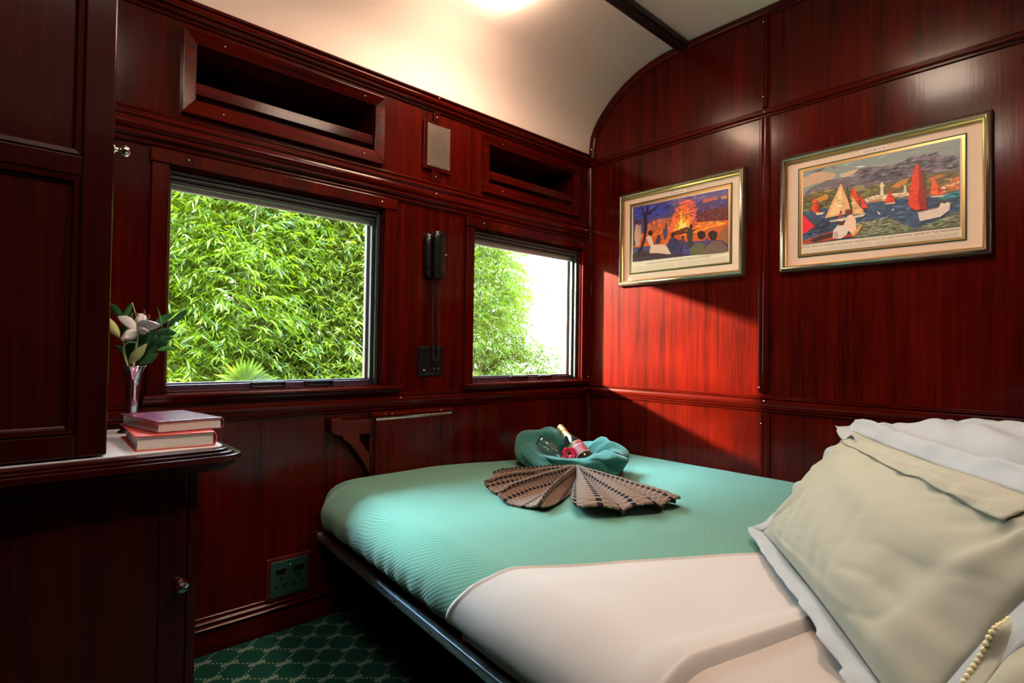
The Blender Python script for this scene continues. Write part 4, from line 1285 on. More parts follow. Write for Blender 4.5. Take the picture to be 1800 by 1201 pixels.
fol = thing('foliage_sprig', fp(229, 690, .02), 'dark green leaf sprigs spreading behind the lily in the silver vase', 'leaves')
sp = MB()
for a, b in (((229, 695), (262, 600)), ((229, 695), (205, 590)), ((229, 695), (235, 590)), ((229, 695), (262, 612))):
    sp.tube([fp(*a, .01), fp((a[0] + b[0]) / 2 + 2, (a[1] + b[1]) / 2, .02), fp(*b, .02)], .0012, 6)
sp.build('stem', LEAF, fol, smooth=True)
leaves = [((285, 586), (309, 562), .020, 0), ((263, 595), (291, 571), .022, 0), ((250, 600), (258, 572), .018, 0), ((262, 606), (292, 598), .018, 1), ((255, 618), (293, 621), .017, 1), ((262, 636), (297, 634), .014, 2), ((258, 620), (285, 612), .016, 1),
          ((205, 585), (186, 553), .022, 0), ((200, 580), (211, 551), .018, 0), ((205, 590), (219, 568), .016, 0), ((212, 600), (190, 600), .022, 0), ((225, 660), (184, 628), .022, 1), ((225, 655), (196, 618), .026, 0), ((226, 655), (206, 610), .026, 0),
          ((230, 655), (222, 612), .026, 0), ((235, 655), (245, 612), .026, 0), ((238, 655), (262, 618), .024, 0), ((240, 645), (272, 608), .024, 0), ((236, 660), (266, 640), .022, 0), ((226, 660), (206, 645), .022, 0), ((230, 660), (240, 636), .026, 0), ((224, 658), (214, 630), .026, 0), ((246, 630), (280, 622), .022, 0), ((250, 612), (284, 604), .024, 0), ((208, 600), (188, 590), .024, 0), ((222, 658), (200, 640), .020, 0), ((228, 650), (232, 600), .03, 0), ((243, 605), (262, 590), .016, 0), ((276, 598), (271, 560), .004, 2), ((232, 640), (255, 600), .03, 0), ((220, 640), (205, 600), .03, 0), ((284, 595), (303, 578), .014, 0)]
for k, (a, b, w, kind) in enumerate(leaves):
    r = random.Random(k)
    dd = r.uniform(.005, .04) if k > 7 else r.uniform(-.005, .03)
    MB_ = blade(MB(), fp(*a, dd), fp(*b, dd + r.uniform(-.02, .02)), w, r.uniform(-.004, .008), .2)
    MB_.build('leaf', (LEAF, LEAF, LEAFB)[kind], fol, smooth=True)

# ------------------------------------------------------------------ bed
YE = -2.40


def sst(t):
    t = min(1, max(0, t))
    return t * t * (3 - 2 * t)


def ztop(x): return 0.468 + 0.036 * sst((-x - .45) / .7)


def arc(dv, r):
    if dv < 0: return 0.0, r - dv          # inset, drop below the top
    if dv < PI * r / 2:
        th = dv / r
        return r * (1 - math.cos(th)), r * (1 - math.sin(th))
    return r + dv - PI * r / 2, 0.0


def side_x(y): return -1.588 + 0.085 * y


RL, RF, RC = 0.105, 0.06, 0.17


def surf(a, b, off=0.0, tuck=True):
    """bed surface at unrolled distances a (from the aisle edge) and b (from the foot edge)"""
    u, da = arc(a, RL)
    v, db = arc(b, RF)
    dr = max(da, db)
    if u < RC and v < RC:
        du, dv = RC - u, RC - v
        m = max(du, dv)
        L = math.hypot(du, dv)
        if L > 1e-9: du, dv = du * m / L, dv * m / L
        u, v = RC - du, RC - dv
    y = -0.018 - v
    x = side_x(y) + u
    z = ztop(x) - dr
    if x > -.03: z -= .012 * sst((x + .03) / .03)
    # soft bulge of the side, tucked in below
    if dr > 0:
        k = sst(dr / .09)
        bul = .012 * math.sin(PI * min(1, dr / .13))
        if a <= b or u < RC * .5: x -= bul
        if dr > .115 and tuck: x += .05 * sst((dr - .115) / .05)
    z += off * (1 - min(1, dr / RL)) + (0)
    if dr > 0: x -= off * min(1, dr / RL) * (1 if da > 0 else 0); y += off * min(1, db / RF) * (1 if db > 0 else 0)
    else: pass
    z += .0018 * noise.noise(Vector((x * 5, y * 5, 3)))
    return Vector((x, y, z))


def y_to_b(y): return -y - .018 - RF + PI * RF / 2


bed = thing('bed', (-0.8, -1.2, 0.0), 'wall-to-wall carriage bed with steel edge rail below green bedding', 'bed')
bs = MB()
bs.prism([(-1.545, -.012, .296), (-.004, -.012, .296), (-.004, YE, .296), (-1.765, YE, .296)], (0, 0, .022)).build('bed_base', WXb, bed, bevel=0.002)
bp = MB().prism([(-1.538, -.06, .318), (-1.518, -.06, .318), (-1.568, -.60, .318), (-1.590, -.60, .318)], (0, 0, .045))
bp.build('side_board', WY, bed, bevel=0.008)
R0, R1 = Vector((-1.553, -.004, 0)), Vector((-1.780, YE, 0))
rdir = (R1 - R0).normalized()
rout = Vector((rdir.y, -rdir.x, 0)).normalized()
if rout.x > 0: rout = -rout
rl = MB().bar(R0 + Z * .288, R1 + Z * .288, rout, Z, [(0, 0), (.004, 0), (.006, .002), (.006, .024), (.004, .026), (-.012, .026), (-.012, .023), (0, .023)])
ro = rl.build('edge_rail', STEEL, bed, angle=50)
ln = (R1 - R0).length
for k in range(12):
    p = R0 + rdir * (0.04 + k * .205) + Z * .301 + rout * .006
    if k * .205 + .04 < ln: MB().lathe([(.0045, 0), (.0045, .0006), (.003, .0018), (0, .002)], p, rout, 12).build('screw', CHROME, ro, smooth=True)
lg = MB()
for y in (-.30, -2.2):
    for x in (-1.35, -.25):
        lg = MB().box(x - .02, x + .02, y - .02, y + .02, 0, .297)
        if y < -1: lg.build('leg', BLACKR, bed, bevel=0.002)
MB().tube([(-1.34, -.62, .296), (-1.335, -.63, .17), (-1.345, -.66, .145), (-1.355, -.69, .15), (-1.352, -.695, .165)], .0022, 6).build('hook', CHROME, bed, smooth=True)
mt = MB()
mvs = grid('mattress', lambda i, j: surf(-.08 + i * 1.83 if True else 0, y_to_b(-.02) - .06 + j * 2.42) + Vector((0.012 * (1 - i), -0.004, -.012)), 60, 60, plain('mattress_ticking', (0.5, 0.48, 0.42), 0.9), bed)


def strand(a_max, x_stop=None): ...


def amax(y, x): return x - side_x(y) - RL + PI * RL / 2


def blanket_pt(i, j):
    b0, b1 = -.07, y_to_b(-1.50)
    b = b0 + (b1 - b0) * (j if j > .08 else j)
    y = -b
    lo = -.010 - .055 * sst((b - .42) / .2) - .004 * math.sin(b * 38)
    hi = amax(-max(b, 0), -.006)
    a = lo + (hi - lo) * i
    p = surf(a, b, 0.006)
    # small gathers where the side hangs
    if a < .06:
        p.x += .0035 * math.sin(b * 70 + 3 * math.sin(b * 9)) * sst((.06 - a) / .1)
    return p


def blanket_uv(i, j):
    b = -.07 + (y_to_b(-1.50) + .07) * j
    return (i * 1.75, b)


bl = grid('bed_blanket', blanket_pt, 230, 200, KNIT, None, blanket_uv, solid=0.0)
tag(bl, 'green honeycomb-knit blanket stretched over the foot of the bed', 'blanket')

fs_ = grid('fitted_sheet', lambda i, j: surf(-.05 + (amax(-1.9, -.008) + .05) * i, y_to_b(-1.22 - 1.13 * j), 0.0035), 150, 70, SHEETB, None)
tag(fs_, 'pinkish white fitted sheet at the head of the bed beside the pillows', 'sheet')


def top_sheet_pt(i, j):
    a0, a1 = -.075, amax(-1.5, -.40)
    a = a0 + (a1 - a0) * i
    u, dr = arc(a, RL)
    x = side_x(-1.2) + u
    ya = -1.055 - .60 * (max(x, -1.66) + 1.65) + .085 * sst((.12 - a) / .16)
    yb = min(-1.545 - .25 * (x + 1.72), ya - .05) - .06 * sst((-a) / .07) * 0
    if a < .1: yb -= .10 * sst((.1 - a) / .18)
    t = j
    # rolled front edge, puffed rear fold
    off = .010 + .010 * sst((t - .80) / .12) * (1 if t < .975 else 0)
    if t > .96: off = .020 * math.cos((t - .96) / .04 * PI / 2) + .0045
    if t < .03: off = .010 * math.sin(t / .03 * PI / 2) + .004
    y = ya + (yb - ya) * t
    p = surf(a, y_to_b(y), off)
    p.z += .0022 * noise.noise(Vector((x * 6 + y * 9, y * 3 - x * 4, 11))) * (a > .02)
    w = noise.noise(Vector((x * 2.5, y * 11 + x * 3, 7))) * .0028 + noise.noise(Vector((x * 9, y * 20, 1))) * .0009
    p.z += w
    return p


ts = grid('top_sheet', top_sheet_pt, 150, 110, SHEET, None)
tag(ts, 'white top sheet turned down across the middle of the bed', 'sheet')


# ------------------------------------------------------------------ pillows
def pillow(A, e, phi, w, h, th, seed, label, mat=PILLOW, flange=0.045, fmat=PILLOW_SKYLIT, up=None, drape=0.0, lace=False, sag=0.0, hem=False):
    A, e = Vector(A), Vector(e).normalized()
    hor = Vector((-e.y, e.x, 0)).normalized()
    if hor.dot(Vector((.58, -.81, 0))) < 0: hor = -hor
    upv = (hor * math.cos(phi) + Z * math.sin(phi)).normalized() if up is None else Vector(up).normalized()
    nr = e.cross(upv).normalized()
    if nr.z < 0: nr = -nr
    root = thing('pillow', A + e * w / 2, label, 'pillow', None)

    def base(s, t):  # s,t in -1..1
        pin = 1 - .045 * (1 - t * t) * 1.0
        pin2 = 1 - .05 * (1 - s * s)
        p = A + e * (w / 2 * (1 + s * pin)) + upv * (h / 2 * (1 + t * pin2))
        p.z -= sag * (1 - s * s) * (t + 1) / 2
        return p

    def puff(s, t): return (max(0, 1 - abs(s) ** 2.6) ** .62) * (max(0, 1 - abs(t) ** 2.6) ** .62)

    def wrk(s, t, k):
        x, y = s * w * 3.2, t * h * 3.2
        q = noise.noise(Vector((x * .7 + y * .5 + seed, y * 1.6 - x * .6, k * 5 + seed)))
        q2 = noise.noise(Vector((x * 2.0 + seed * 3, y * 1.0 + x * 1.1, k)))
        rid = (1 - abs(q) * 6) if abs(q) < .166 else 0
        edge = 1 - puff(s, t)
        cr = noise.noise(Vector((math.atan2(t - .9, s - .9) * 7, seed, k))) * .6 + noise.noise(Vector((math.atan2(t + .9, s + .9) * 7, seed + 4, k))) * .6
        return (-.0035 * rid * min(1, abs(q2) * 3) + .005 * q2 + .024 * cr * edge + .018 * noise.noise(Vector(((s * .5 + t) * 2.2 + seed, (s - t * .3) * .9, k)))) * min(1, puff(s, t) * 2.2)

    def side(sign):
        def fn(i, j):
            s, t = -1 + 2 * i, -1 + 2 * j
            s = math.sin(s * PI / 2) * .5 + s * .5
            t = math.sin(t * PI / 2) * .5 + t * .5
            return base(s, t) + nr * sign * (th / 2 * puff(s, t) + wrk(s, t, sign + 2))
        return fn
    vs, fs = [], []
    NU, NV = 96, 64
    f1, f2 = side(1), side(-1)
    for f in (f1, f2):
        o = len(vs)
        for j in range(NV + 1):
            for i in range(NU + 1): vs.append(f(i / NU, j / NV))
        for j in range(NV):
            for i in range(NU):
                a = o + j * (NU + 1) + i
                fs.append((a, a + 1, a + NU + 2, a + NU + 1))
    mb = MB()
    mb.v, mb.f = [tuple(v) for v in vs], fs
    me = bpy.data.meshes.new('pillow_body')
    me.from_pydata(mb.v, [], mb.f)
    bm = bmesh.new(); bm.from_mesh(me)
    bmesh.ops.remove_doubles(bm, verts=bm.verts, dist=1e-5)
    bmesh.ops.recalc_face_normals(bm, faces=bm.faces)
    for fc in bm.faces: fc.smooth = True
    bm.to_mesh(me); bm.free()
    finish(me, 'pillow_body', mat, root)
    if hem:
        def hm(i, j):
            s = -.93 + 1.75 * i
            t0 = .97
            t1 = .76 + .03 * noise.noise(Vector((s * 5, 3, seed))) - .12 * i
            t = t0 + (t1 - t0) * j
            lift = .003 + .006 * j * abs(noise.noise(Vector((s * 6, 8, seed)))) * 2
            return base(s, t) + nr * (th / 2 * puff(s, t) + wrk(s, t, 3) + lift)
        grid('pillowcase_hem', hm, 120, 14, mat, root, solid=0.0015)
    if flange:
        K = 200
        per = []
        for k in range(K + 1):
            q = (k / K) * 4
            sd, r = int(q) % 4, q - int(q)
            if k == K: sd, r = 0, 0
            s, t = [(-1 + 2 * r, -1), (1, -1 + 2 * r), (1 - 2 * r, 1), (-1, 1 - 2 * r)][sd]
            per.append((s, t))

        def fl(i, j):
            s, t = per[min(K, int(round(i * K)))]
            p = base(s, t)
            # outward direction, rounded at the corners
            ox, oy = (s if abs(s) > .96 else (s / .96) ** 15), (t if abs(t) > .96 else (t / .96) ** 15)
            od = e * ox + upv * oy
            if oy < 0: od = e * ox + (upv * .1 + hor * .9 + Z * (-.12)) * oy
            if oy > 0 and drape: od = e * ox + (upv * (1 - drape) - nr * -.25 * drape - Z * .8 * drape) * oy
            if od.length > 1e-6: od.normalize()
            wv = noise.noise(Vector((s * w * 9 + seed, t * h * 9, j * 1.2))) * .020 + .0025 * math.sin(i * 150)
            return p + od * (flange * j) + nr * wv * j
        grid('pillowcase_flange', fl, K, 6, fmat, root, solid=0.0012)
        if lace:
            lm = MB()
            for k in range(0, K, 1):
                if per[k][0] > -.99: continue
                p = fl(k / K, 1.0)
                lm.lathe([(0, -.003), (.003, -.002), (.0036, 0), (.003, .002), (0, .003)], p, nr, 8)
            if lm.v: lm.build('scalloped_edging', LACE, root, smooth=True)
    return root


E1 = (-.81, -.58, 0)
pillow((-.965, -1.385, .535), E1, math.radians(52), .78, .345, .14, 3.0, 'large cream green pillow leaning at the front of the pile', hem=True)
pillow((-.845, -1.575, .800), (-.80, -.60, -.10), math.radians(7), .48, .30, .13, 11.0, 'pale pillow tinted with blue sky light with a loose flange lying behind the large front pillow', mat=PILLOW_SKYLIT, flange=.06)
pillow((-.95, -1.93, .56), (-.25, -.97, 0), math.radians(57), .40, .27, .12, 17.0, 'pale pillow at the right edge behind the others')
pillow((-1.70, -1.85, .53), (-.02, -1, 0), math.radians(50), .42, .36, .09, 23.0, 'pillow with scalloped lace edge in the near right corner', fmat=PILLOW, flange=0.02, lace=True, up=(.62, -.30, .55))

# ------------------------------------------------------------------ rolled blanket nest
NL = Vector((.2, -.98, 0)).normalized()
NW = Vector((.98, .2, 0)).normalized()
NC = Vector((-.576, -.377, 0))


def interp(tab, x):
    x = x % 360
    t = tab + [(tab[0][0] + 360, tab[0][1])]
    for (a, va), (b, vb) in zip(t, t[1:]):
        if a <= x <= b:
            k = sst((x - a) / (b - a))
            return va + (vb - va) * k
    return tab[-1][1]


HT = [(0, .105), (25, .110), (45, .135), (62, .150), (80, .115), (95, .105), (112, .125), (140, .165), (165, .160), (190, .150), (215, .110), (245, .080), (275, .072), (305, .082), (325, .105), (345, .118)]
TH = [(0, .052), (60, .062), (90, .045), (140, .060), (190, .062), (240, .048), (280, .045), (330, .058)]


def nest_pt(i, j):
    ph = i * 2 * PI
    dg = math.degrees(ph)
    ps = j * 2 * PI
    h, t = interp(HT, dg), interp(TH, dg)
    rad = NL * math.cos(ph) * .205 + NW * math.sin(ph) * .118
    out = (NL * math.cos(ph) * .118 + NW * math.sin(ph) * .205).normalized()
    cx, cz = math.cos(ps), math.sin(ps)
    # fat roll: flattened below, folded lip above, slouching outwards
    ex = math.copysign(abs(cx) ** .85, cx)
    ez = math.copysign(abs(cz) ** .8, cz)
    fold = 1 + .10 * math.sin(dg * .14 + 2) + .08 * noise.noise(Vector((ph * 3, 5, 1)))
    lip = .010 * math.sin(ps * 3 + ph * 2)
    p = NC + rad + out * (t * ex * fold + lip + .008 * cz) + Z * (ztop(-.576) + .004 + h / 2 + (h / 2) * ez)
    nn = noise.noise(Vector((ph * 2.4, cz * 1.5, 9))) * .014
    crease = -.012 * max(0, 1 - abs(((dg * 1.0 + 30 * cz) % 52) - 26) / 7) * (cz > -.4)
    return p + out * (nn + crease) * (1 if cx > 0 else .5) + Z * nn * .5 * (cz > 0)


nest = grid('rolled_blanket', nest_pt, 180, 44, KNITD, None, lambda i, j: (i * 1.05, j * .34), closed_u=True, closed_v=True)
tag(nest, 'dark green blanket rolled into a nest around the champagne bottle', 'blanket')
nz = ztop(-.576)
nb = MB().lathe([(0, .022), (.06, .024), (.11, .030), (.14, .02), (.14, .0), (0, .0)], (NC.x, NC.y, nz + .006), Z, 32)
nbo = nb.build('blanket_floor', KNITD, nest, smooth=True)

# champagne bottle, glass and rose
Pcap, Pbase = Vector((-.512, -.252, .649)), Vector((-.572, -.469, .531))
ax = (Pcap - Pbase)
ax.normalize()
Pb = Pcap - ax * .285
bt = thing('champagne_bottle', Pb, 'champagne bottle with gold foil neck and red label leaning in the blanket nest', 'bottle')
GLB = plain('dark_green_bottle_glass', (0.012, 0.014, 0.008), 0.06, spec=0.7)
MB().lathe([(0, 0), (.034, 0), (.038, .004), (.0385, .05), (.0385, .130), (.036, .150), (.028, .178), (.0195, .200), (.0165, .215), (0, .215)], Pb, ax, 36).build('bottle_body', GLB, bt, smooth=True)
FOIL = NT('gold_foil')
FOIL.set((0.62, 0.44, 0.16), 0.35, 0.85)
FOIL.bump(FOIL.noise(FOIL.coord('Object'), 260, 3), 0.5, 0.002)
MB().lathe([(.0225, .190), (.0190, .203), (.0168, .217), (.0160, .240), (.0180, .244), (.0185, .249), (.0165, .252), (.0165, .262), (.0175, .268), (.0170, .278), (.0120, .284), (0, .285)], Pb, ax, 28).build('foil_cap', FOIL.m, bt, smooth=True)
lab = MB()
sa = ax.orthogonal().normalized()
fr = (CAM - Pb); fr = (fr - ax * fr.dot(ax)).normalized()
sd_ = ax.cross(fr).normalized()


def ringlab(mbb, r, h0, h1, a0, a1, n=20):
    vs, fs = [], []
    for k in range(n + 1):
        a = a0 + (a1 - a0) * k / n
        q = fr * math.cos(a) + sd_ * math.sin(a)
        vs += [Pb + q * r + ax * h0, Pb + q * r + ax * h1]
    for k in range(n): fs.append((2 * k, 2 * k + 2, 2 * k + 3, 2 * k + 1))
    return mbb.add(vs, fs)


lo = ringlab(MB(), .0390, .052, .128, -1.25, 1.25).build('label', plain('gold_label_border', (0.62, 0.42, 0.24), 0.4, 0.3), bt, smooth=True)
ringlab(MB(), .0393, .056, .124, -1.17, 1.17).build('label_field', plain('wine_red_label', (0.26, 0.02, 0.05), 0.4), lo, smooth=True)
for k, (h, w) in enumerate(((.110, .5), (.098, .85), (.086, .7), (.074, .55), (.064, .65))):
    ringlab(MB(), .0396, h, h + (.006 if k == 1 else .0022), -w, w).build('label_line', plain('pale_label_print', (0.55, 0.40, 0.34), 0.5), lo, smooth=True)

Gr, Gb = Vector((-.721, -.250, .602)), Vector((-.716, -.345, .548))
Gr = Vector((-.660, -.270, .600))
gax = (Gr - Vector((-.640, -.400, .540))).normalized()
Gb = Gr - gax * .175
CG = NT('clear_drinking_glass')
CG.set((1, 1, 1), 0.02)
CG.b.inputs['Transmission Weight'].default_value = 1.0
CG.b.inputs['IOR'].default_value = 1.45
gt = thing('champagne_glass', Gb, 'clear champagne flute lying in the blanket nest left of the bottle', 'glass')
MB().lathe([(0, .045), (.004, .046), (.012, .058), (.020, .085), (.0245, .115), (.0245, .150), (.0225, .175), (.0215, .175), (.0235, .150), (.0235, .115), (.019, .087), (.011, .062), (0, .052)], Gb, gax, 32).build('bowl', CG.m, gt, smooth=True)
MB().lathe([(0, 0), (.024, .0), (.024, .0015), (.006, .004), (.0035, .008), (.003, .040), (.005, .046), (0, .048)], Gb, gax, 32).build('stem', CG.m, gt, smooth=True)

Rc = Vector((-.655, -.440, .568))
rs = thing('rose', Rc, 'small bright pink-red rose in front of the champagne bottle', 'flower')
RED = plain('crimson_petal', (0.72, 0.012, 0.05), 0.5)
PNK = plain('magenta_petal', (0.80, 0.03, 0.16), 0.5)
tc_ = (CAM - Rc).normalized()
ra = tc_.cross(Z).normalized()
rb = ra.cross(tc_)
for k in range(11):
    a = k * 2.4
    rr = .006 + .0016 * k
    mb = MB()
    vs, fs = [], []
    n, m = 6, 5
    cen = Rc + (ra * math.cos(a) + rb * math.sin(a)) * rr * .4
    for i in range(n + 1):
        for j in range(m + 1):
            t, q = i / n, (j / m - .5) * 2
            ang = a + q * (.95 - .02 * k)
            rad = rr + .010 * t * (.4 + .08 * k)
            lift = .018 * t - .006 * t * t * k * .25 - .004 * q * q
            vs.append(Rc + (ra * math.cos(ang) + rb * math.sin(ang)) * rad + tc_ * lift)
    for i in range(n):
        for j in range(m): fs.append((i * (m + 1) + j, i * (m + 1) + j + 1, (i + 1) * (m + 1) + j + 1, (i + 1) * (m + 1) + j))
    mb.add(vs, fs).build('petal', RED if k % 3 else PNK, rs, smooth=True, solid=0.0008)
lf = MB()
blade(lf, Rc + Z * .010, Rc + Vector((.015, -.002, .045)), .014, .002, side=ra)
lf.build('leaf', LEAFB, rs, smooth=True)
MB().tube([Rc - tc_ * .0, Rc - tc_ * .03 - Z * .012, Rc + Vector((.06, .04, -.035))], .002, 6).build('stem', LEAF, rs, smooth=True)

# ------------------------------------------------------------------ towel folded into a fan
FC = Vector((-.795, -.600, 0))  # the point all pleats meet
A0, A1 = math.radians(150), math.radians(276)


def fan_pt(i, j):
    th = A0 + (A1 - A0) * i
    notch = math.radians(219)
    R = interp([(0, .28), (140, .31), (150, .325), (175, .41), (200, .49), (215, .52), (224, .52), (240, .50), (262, .46), (276, .42), (300, .40)], math.degrees(th))
    R *= 1 - .80 * math.exp(-((th - notch) / .055) ** 2)
    r = .012 + (R - .012) * j
    n = 6.5
    x = i * n
    tri = abs((x % 1) - .5) * 2           # 1 at ridge, 0 in valley
    tri = sst(tri)
    lean = math.sin(2 * PI * x) * .40 / n * (1 if th > notch else -1) * (A1 - A0) * min(1, j * 2)
    th2 = th + lean * .5
    hh = .066 * (1 - .35 * j) if j < .9 else .066 * (1 - .35 * j) * (1 - .25 * (j - .9) / .1)
    edge = 1.0
    hz = .004 + hh * (.04 + .96 * tri)
    if i < .05 or i > .95: hz = max(hz, .030)
    hz += .003 * noise.noise(Vector((i * 14, j * 5, 2)))
    if i < .002 or i > .998: hz = .004
    R2 = r * (1 - .035 * (1 - tri) * j)
    p = FC + Vector((math.cos(th2), math.sin(th2), 0)) * R2
    p.z = ztop(p.x) + .006 + hz
    return p


fan = grid('folded_towel', fan_pt, 260, 60, TOWEL, None, lambda i, j: (.012 + j * .46, i * 1.05), solid=0.006)
tag(fan, 'brown checked towel folded into a fan on the green blanket', 'towel')

# ------------------------------------------------------------------ ceiling lamps


def ceiling_lamp(x0, x1, y0, y1, z, label):
    root = thing('ceiling_lamp', ((x0 + x1) / 2, (y0 + y1) / 2, z), label, 'lamp')
    h = 2.50 - z
    pr = [(0, 0.006), (.004, 0), (.012, 0)]
    mb = MB()
    b = .010
    vs = [(x0 + b, y0 + b, z), (x1 - b, y0 + b, z), (x1 - b, y1 - b, z), (x0 + b, y1 - b, z),
          (x0, y0, z + b), (x1, y0, z + b), (x1, y1, z + b), (x0, y1, z + b), (x0, y0, z + .035), (x1, y0, z + .035), (x1, y1, z + .035), (x0, y1, z + .035)]
    fs = [(0, 3, 2, 1)] + [(k, (k + 1) % 4, (k + 1) % 4 + 4, k + 4) for k in range(4)] + [(k + 4, (k + 1) % 4 + 4, (k + 1) % 4 + 8, k + 8) for k in range(4)] + [(8, 9, 10, 11)]
    mb.add(vs, fs).build('diffuser', LAMP, root)
    MB().box(x0 + .015, x1 - .015, y0 + .015, y1 - .015, z + .035, 2.53 if y0 < -1 else 2.475).build('lamp_base', plain('lamp_base_white', (0.7, 0.66, 0.6), 0.4), root)
    return root


ceiling_lamp(-1.30, -.882, -.500, -.318, 2.405, 'bright ceiling lamp near the window wall, cut by the top of the photo')
ceiling_lamp(-1.30, -.88, -1.54, -1.30, 2.425, 'ceiling lamp over the middle of the bed')
ceiling_lamp(-2.52, -2.10, -1.54, -1.30, 2.425, 'fill lamp added over the aisle beside the bed, out of view')  # unseen lamp added to fill the bed's side and the cabinets

# ------------------------------------------------------------------ outside
_t = NT('leafy_ground')
_t.l(_t.mix(_t.noise(_t.coord('Object'), 2.0, 4), (0.05, 0.07, 0.02), (0.16, 0.16, 0.06)), _t.b.inputs['Base Color'])
_t.set(rough=0.95)
gd = MB().box(-30, 40, 0.6, 50, -1.3, -1.2).build('ground', _t.m)
structure(gd, 'leafy ground outside the carriage windows', 'ground')


def foliage_mat(name, a, b, trans=0.5):
    t = NT(name)
    geo = t.n('ShaderNodeNewGeometry')
    col = t.mix(geo.outputs['Random Per Island'], a, b)
    df = t.n('ShaderNodeBsdfDiffuse')
    tr = t.n('ShaderNodeBsdfTranslucent')
    gl = t.n('ShaderNodeBsdfGlossy')
    gl.inputs['Roughness'].default_value = 0.35
    t.l(col, df.inputs[0])
    cm = t.n('ShaderNodeHueSaturation')
    cm.inputs['Saturation'].default_value = 1.15
    cm.inputs['Value'].default_value = 1.5
    t.l(col, cm.inputs['Color'])
    t.l(cm.outputs[0], tr.inputs[0])
    m1 = t.n('ShaderNodeMixShader'); m1.inputs[0].default_value = trans
    t.l(df.outputs[0], m1.inputs[1]); t.l(tr.outputs[0], m1.inputs[2])
    m2 = t.n('ShaderNodeMixShader'); m2.inputs[0].default_value = 0.015
    t.l(m1.outputs[0], m2.inputs[1]); t.l(gl.outputs[0], m2.inputs[2])
    t.l(m2.outputs[0], t.out.inputs[0])
    return t.m


FM = [foliage_mat('bright_bamboo_leaf', (0.020, 0.038, 0.003), (0.13, 0.165, 0.010)), foliage_mat('willow_leaf', (0.025, 0.038, 0.004), (0.15, 0.17, 0.016)), foliage_mat('pale_leaf', (0.030, 0.045, 0.006), (0.10, 0.125, 0.018))]
BARK = plain('brown_bark', (0.10, 0.06, 0.035), 0.9)


def tree(label, cx, cy, z0, z1, rx, ry, nclus, per, ll, lw, mat, seed, droop=0.7, trunk=True, group='trees outside the windows'):
    rg = np.random.default_rng(seed)
    root = thing('tree', (cx, cy, -1.2), label, 'tree', group)
    # cluster centres: mostly near the crown's surface
    n = nclus
    u = rg.normal(size=(n, 3)); u /= np.linalg.norm(u, axis=1)[:, None]
    rad = rg.uniform(.35, 1, n) ** .5
    bump = 1 + .22 * np.sin(u[:, 0] * 5 + seed) * np.cos(u[:, 2] * 6 + seed * 2)
    c = np.stack([cx + u[:, 0] * rx * rad * bump, cy + u[:, 1] * ry * rad * bump, (z0 + z1) / 2 + u[:, 2] * (z1 - z0) / 2 * rad * bump], 1)
    # each cluster: a drooping twig with leaves either side
    az = rg.uniform(0, 2 * PI, n)
    tw = np.stack([np.cos(az) * .8, np.sin(az) * .8, rg.uniform(-.9, .25, n) * droop], 1)
    tw /= np.linalg.norm(tw, axis=1)[:, None]
    L = ll * 2.6 * rg.uniform(.7, 1.3, n)
    N = n * per
    ci = np.repeat(np.arange(n), per)
    t = np.tile(np.linspace(0.05, 1, per), n)
    base = c[ci] + tw[ci] * (t * L[ci])[:, None]
    base[:, 2] -= (t ** 2) * L[ci] * .25 * droop
    sgn = np.where(np.arange(N) % 2 == 0, 1.0, -1.0)
    side = np.cross(tw, [0, 0, 1.0]); side /= np.linalg.norm(side, axis=1)[:, None] + 1e-9
    dr = tw[ci] * .75 + side[ci] * (sgn * rg.uniform(.3, .8, N))[:, None] + rg.normal(scale=.22, size=(N, 3))
    dr[:, 2] -= .35 * droop
    dr /= np.linalg.norm(dr, axis=1)[:, None]
    l = ll * rg.uniform(.6, 1.25, N)
    w = lw * rg.uniform(.7, 1.25, N)
    nrm = rg.normal(size=(N, 3)); nrm[:, 2] += 1.2
    sd = np.cross(dr, nrm); sd /= np.linalg.norm(sd, axis=1)[:, None] + 1e-9
    up = np.cross(sd, dr)
    mid = base + dr * (l * .45)[:, None]
    tip = base + dr * l[:, None]; tip[:, 2] -= l * .12
    v = np.empty((N, 5, 3), dtype=np.float32)
    v[:, 0] = base
    v[:, 1] = mid + sd * (w * .5)[:, None] + up * (w * .12)[:, None]
    v[:, 2] = tip
    v[:, 3] = mid - sd * (w * .5)[:, None] + up * (w * .12)[:, None]
    v[:, 4] = mid
    me = bpy.data.meshes.new('foliage')
    me.vertices.add(N * 5)
    me.vertices.foreach_set('co', v.reshape(-1))
    idx = (np.arange(N)[:, None] * 5 + np.array([0, 1, 4, 1, 2, 4, 2, 3, 4, 3, 0, 4])[None]).reshape(-1)
    me.loops.add(N * 12)
    me.loops.foreach_set('vertex_index', idx.astype(np.int32))
    me.polygons.add(N * 4)
    me.polygons.foreach_set('loop_start', (np.arange(N * 4) * 3).astype(np.int32))
    me.update(calc_edges=True)
    fo = finish(me, 'foliage', mat, root)
    fo['kind'] = 'stuff'
    if trunk:
        rr = random.Random(seed)
        mb = MB()
        base_p = Vector((cx, cy, -1.2))
        zt = (z0 + z1) / 2
        mb.tube([base_p, Vector((cx + .05, cy, (zt - 1.2) / 2)), Vector((cx + .1, cy + .05, zt))], [.09, .07, .045], 8)
        for k in range(16):
            a = rr.uniform(0, 2 * PI)
            st_ = Vector((cx + .05, cy, z0 + (zt - z0) * rr.uniform(-.1, .9)))
            en = Vector((cx + math.cos(a) * rx * .85, cy + math.sin(a) * ry * .85, rr.uniform(z0 + .2, z1 - .2)))
            md = st_.lerp(en, .5) + Vector((0, 0, rr.uniform(-.1, .35)))
            mb.tube([st_, md, en], [.030, .018, .006], 6)
        mb.build('trunk', BARK, root, smooth=True)
    return root


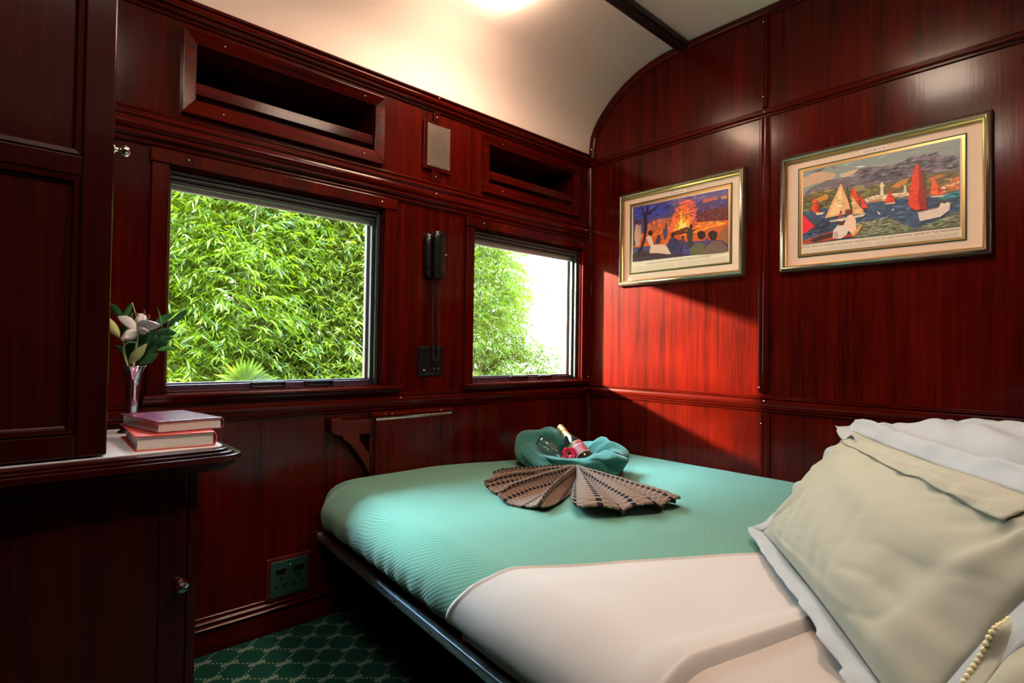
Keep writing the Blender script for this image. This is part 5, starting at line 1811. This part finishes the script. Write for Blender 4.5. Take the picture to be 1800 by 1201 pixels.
tree('dense bright green willow filling the left half of the large window', -.25, 5.7, -.8, 4.1, 1.45, .8, 7600, 11, .125, .021, FM[0], 11)
tree('yellow-green willow filling the right half of the large window', 1.75, 5.7, -.8, 4.2, 1.40, .8, 7600, 11, .12, .022, FM[1], 23)
tree('taller tree standing behind the two willows', .9, 7.9, -.8, 5.6, 2.9, 1.0, 4200, 11, .24, .045, FM[1], 31)
tree('pale feathery tree at the left of the small window', 4.55, 6.9, -.9, 4.6, 1.35, .9, 4200, 11, .12, .022, FM[2], 41)
tree('darker tree with spreading branches in the middle of the small window', 6.35, 8.6, .9, 4.3, 1.65, .9, 2300, 10, .13, .026, FM[0], 53)
tree('low bright bush at the foot of the small window view', 6.2, 7.0, -1.0, 1.35, 1.15, .8, 2200, 10, .10, .022, FM[2], 61, trunk=False)
tree('low shrub under the willows at the sill of the large window', .6, 4.7, -1.0, .75, 1.8, .4, 1800, 9, .12, .030, FM[1], 71, trunk=False)

tree('broad tree added out of view on the left to keep the sun off the bed', -4.95, 3.2, .2, 4.2, 1.25, .6, 3800, 11, .20, .045, FM[1], 83, group='trees outside the windows')  # unseen tree added to block the sun through the large window

# fan palm at the bottom of the large window
pr_ = thing('fan_palm', (-.35, 4.4, -1.2), 'green fan palm low in the large window', 'palm')
pm = MB()
rnd = random.Random(9)
for cx, cy, cz, tilt in ((-.50, 4.3, .60, .5), (.10, 4.5, .38, -.3), (-.80, 4.4, .30, .9)):
    c0 = Vector((cx, cy, cz))
    for k in range(26):
        a = -1.5 + 3.0 * k / 25 + tilt * .5
        dv = Vector((math.sin(a), -.25, math.cos(a) * .8))
        L = .40 * rnd.uniform(.85, 1.05)
        p1 = c0 + dv * L - Z * .12 * abs(math.sin(a))
        blade(pm, c0 + dv * .04, p1, .034, .01, .5, side=dv.cross(Y), n=5, m=2)
pm.build('frond', FM[2], pr_, smooth=True)
st = MB()
for cx, cy, cz in ((-.50, 4.3, .60), (.10, 4.5, .38), (-.80, 4.4, .30)):
    st.tube([(-.35, 4.4, -1.2), ((-.35 + cx) / 2, 4.4, -.1), (cx, cy, cz)], .014, 6)
st.build('stalk', BARK, pr_, smooth=True)
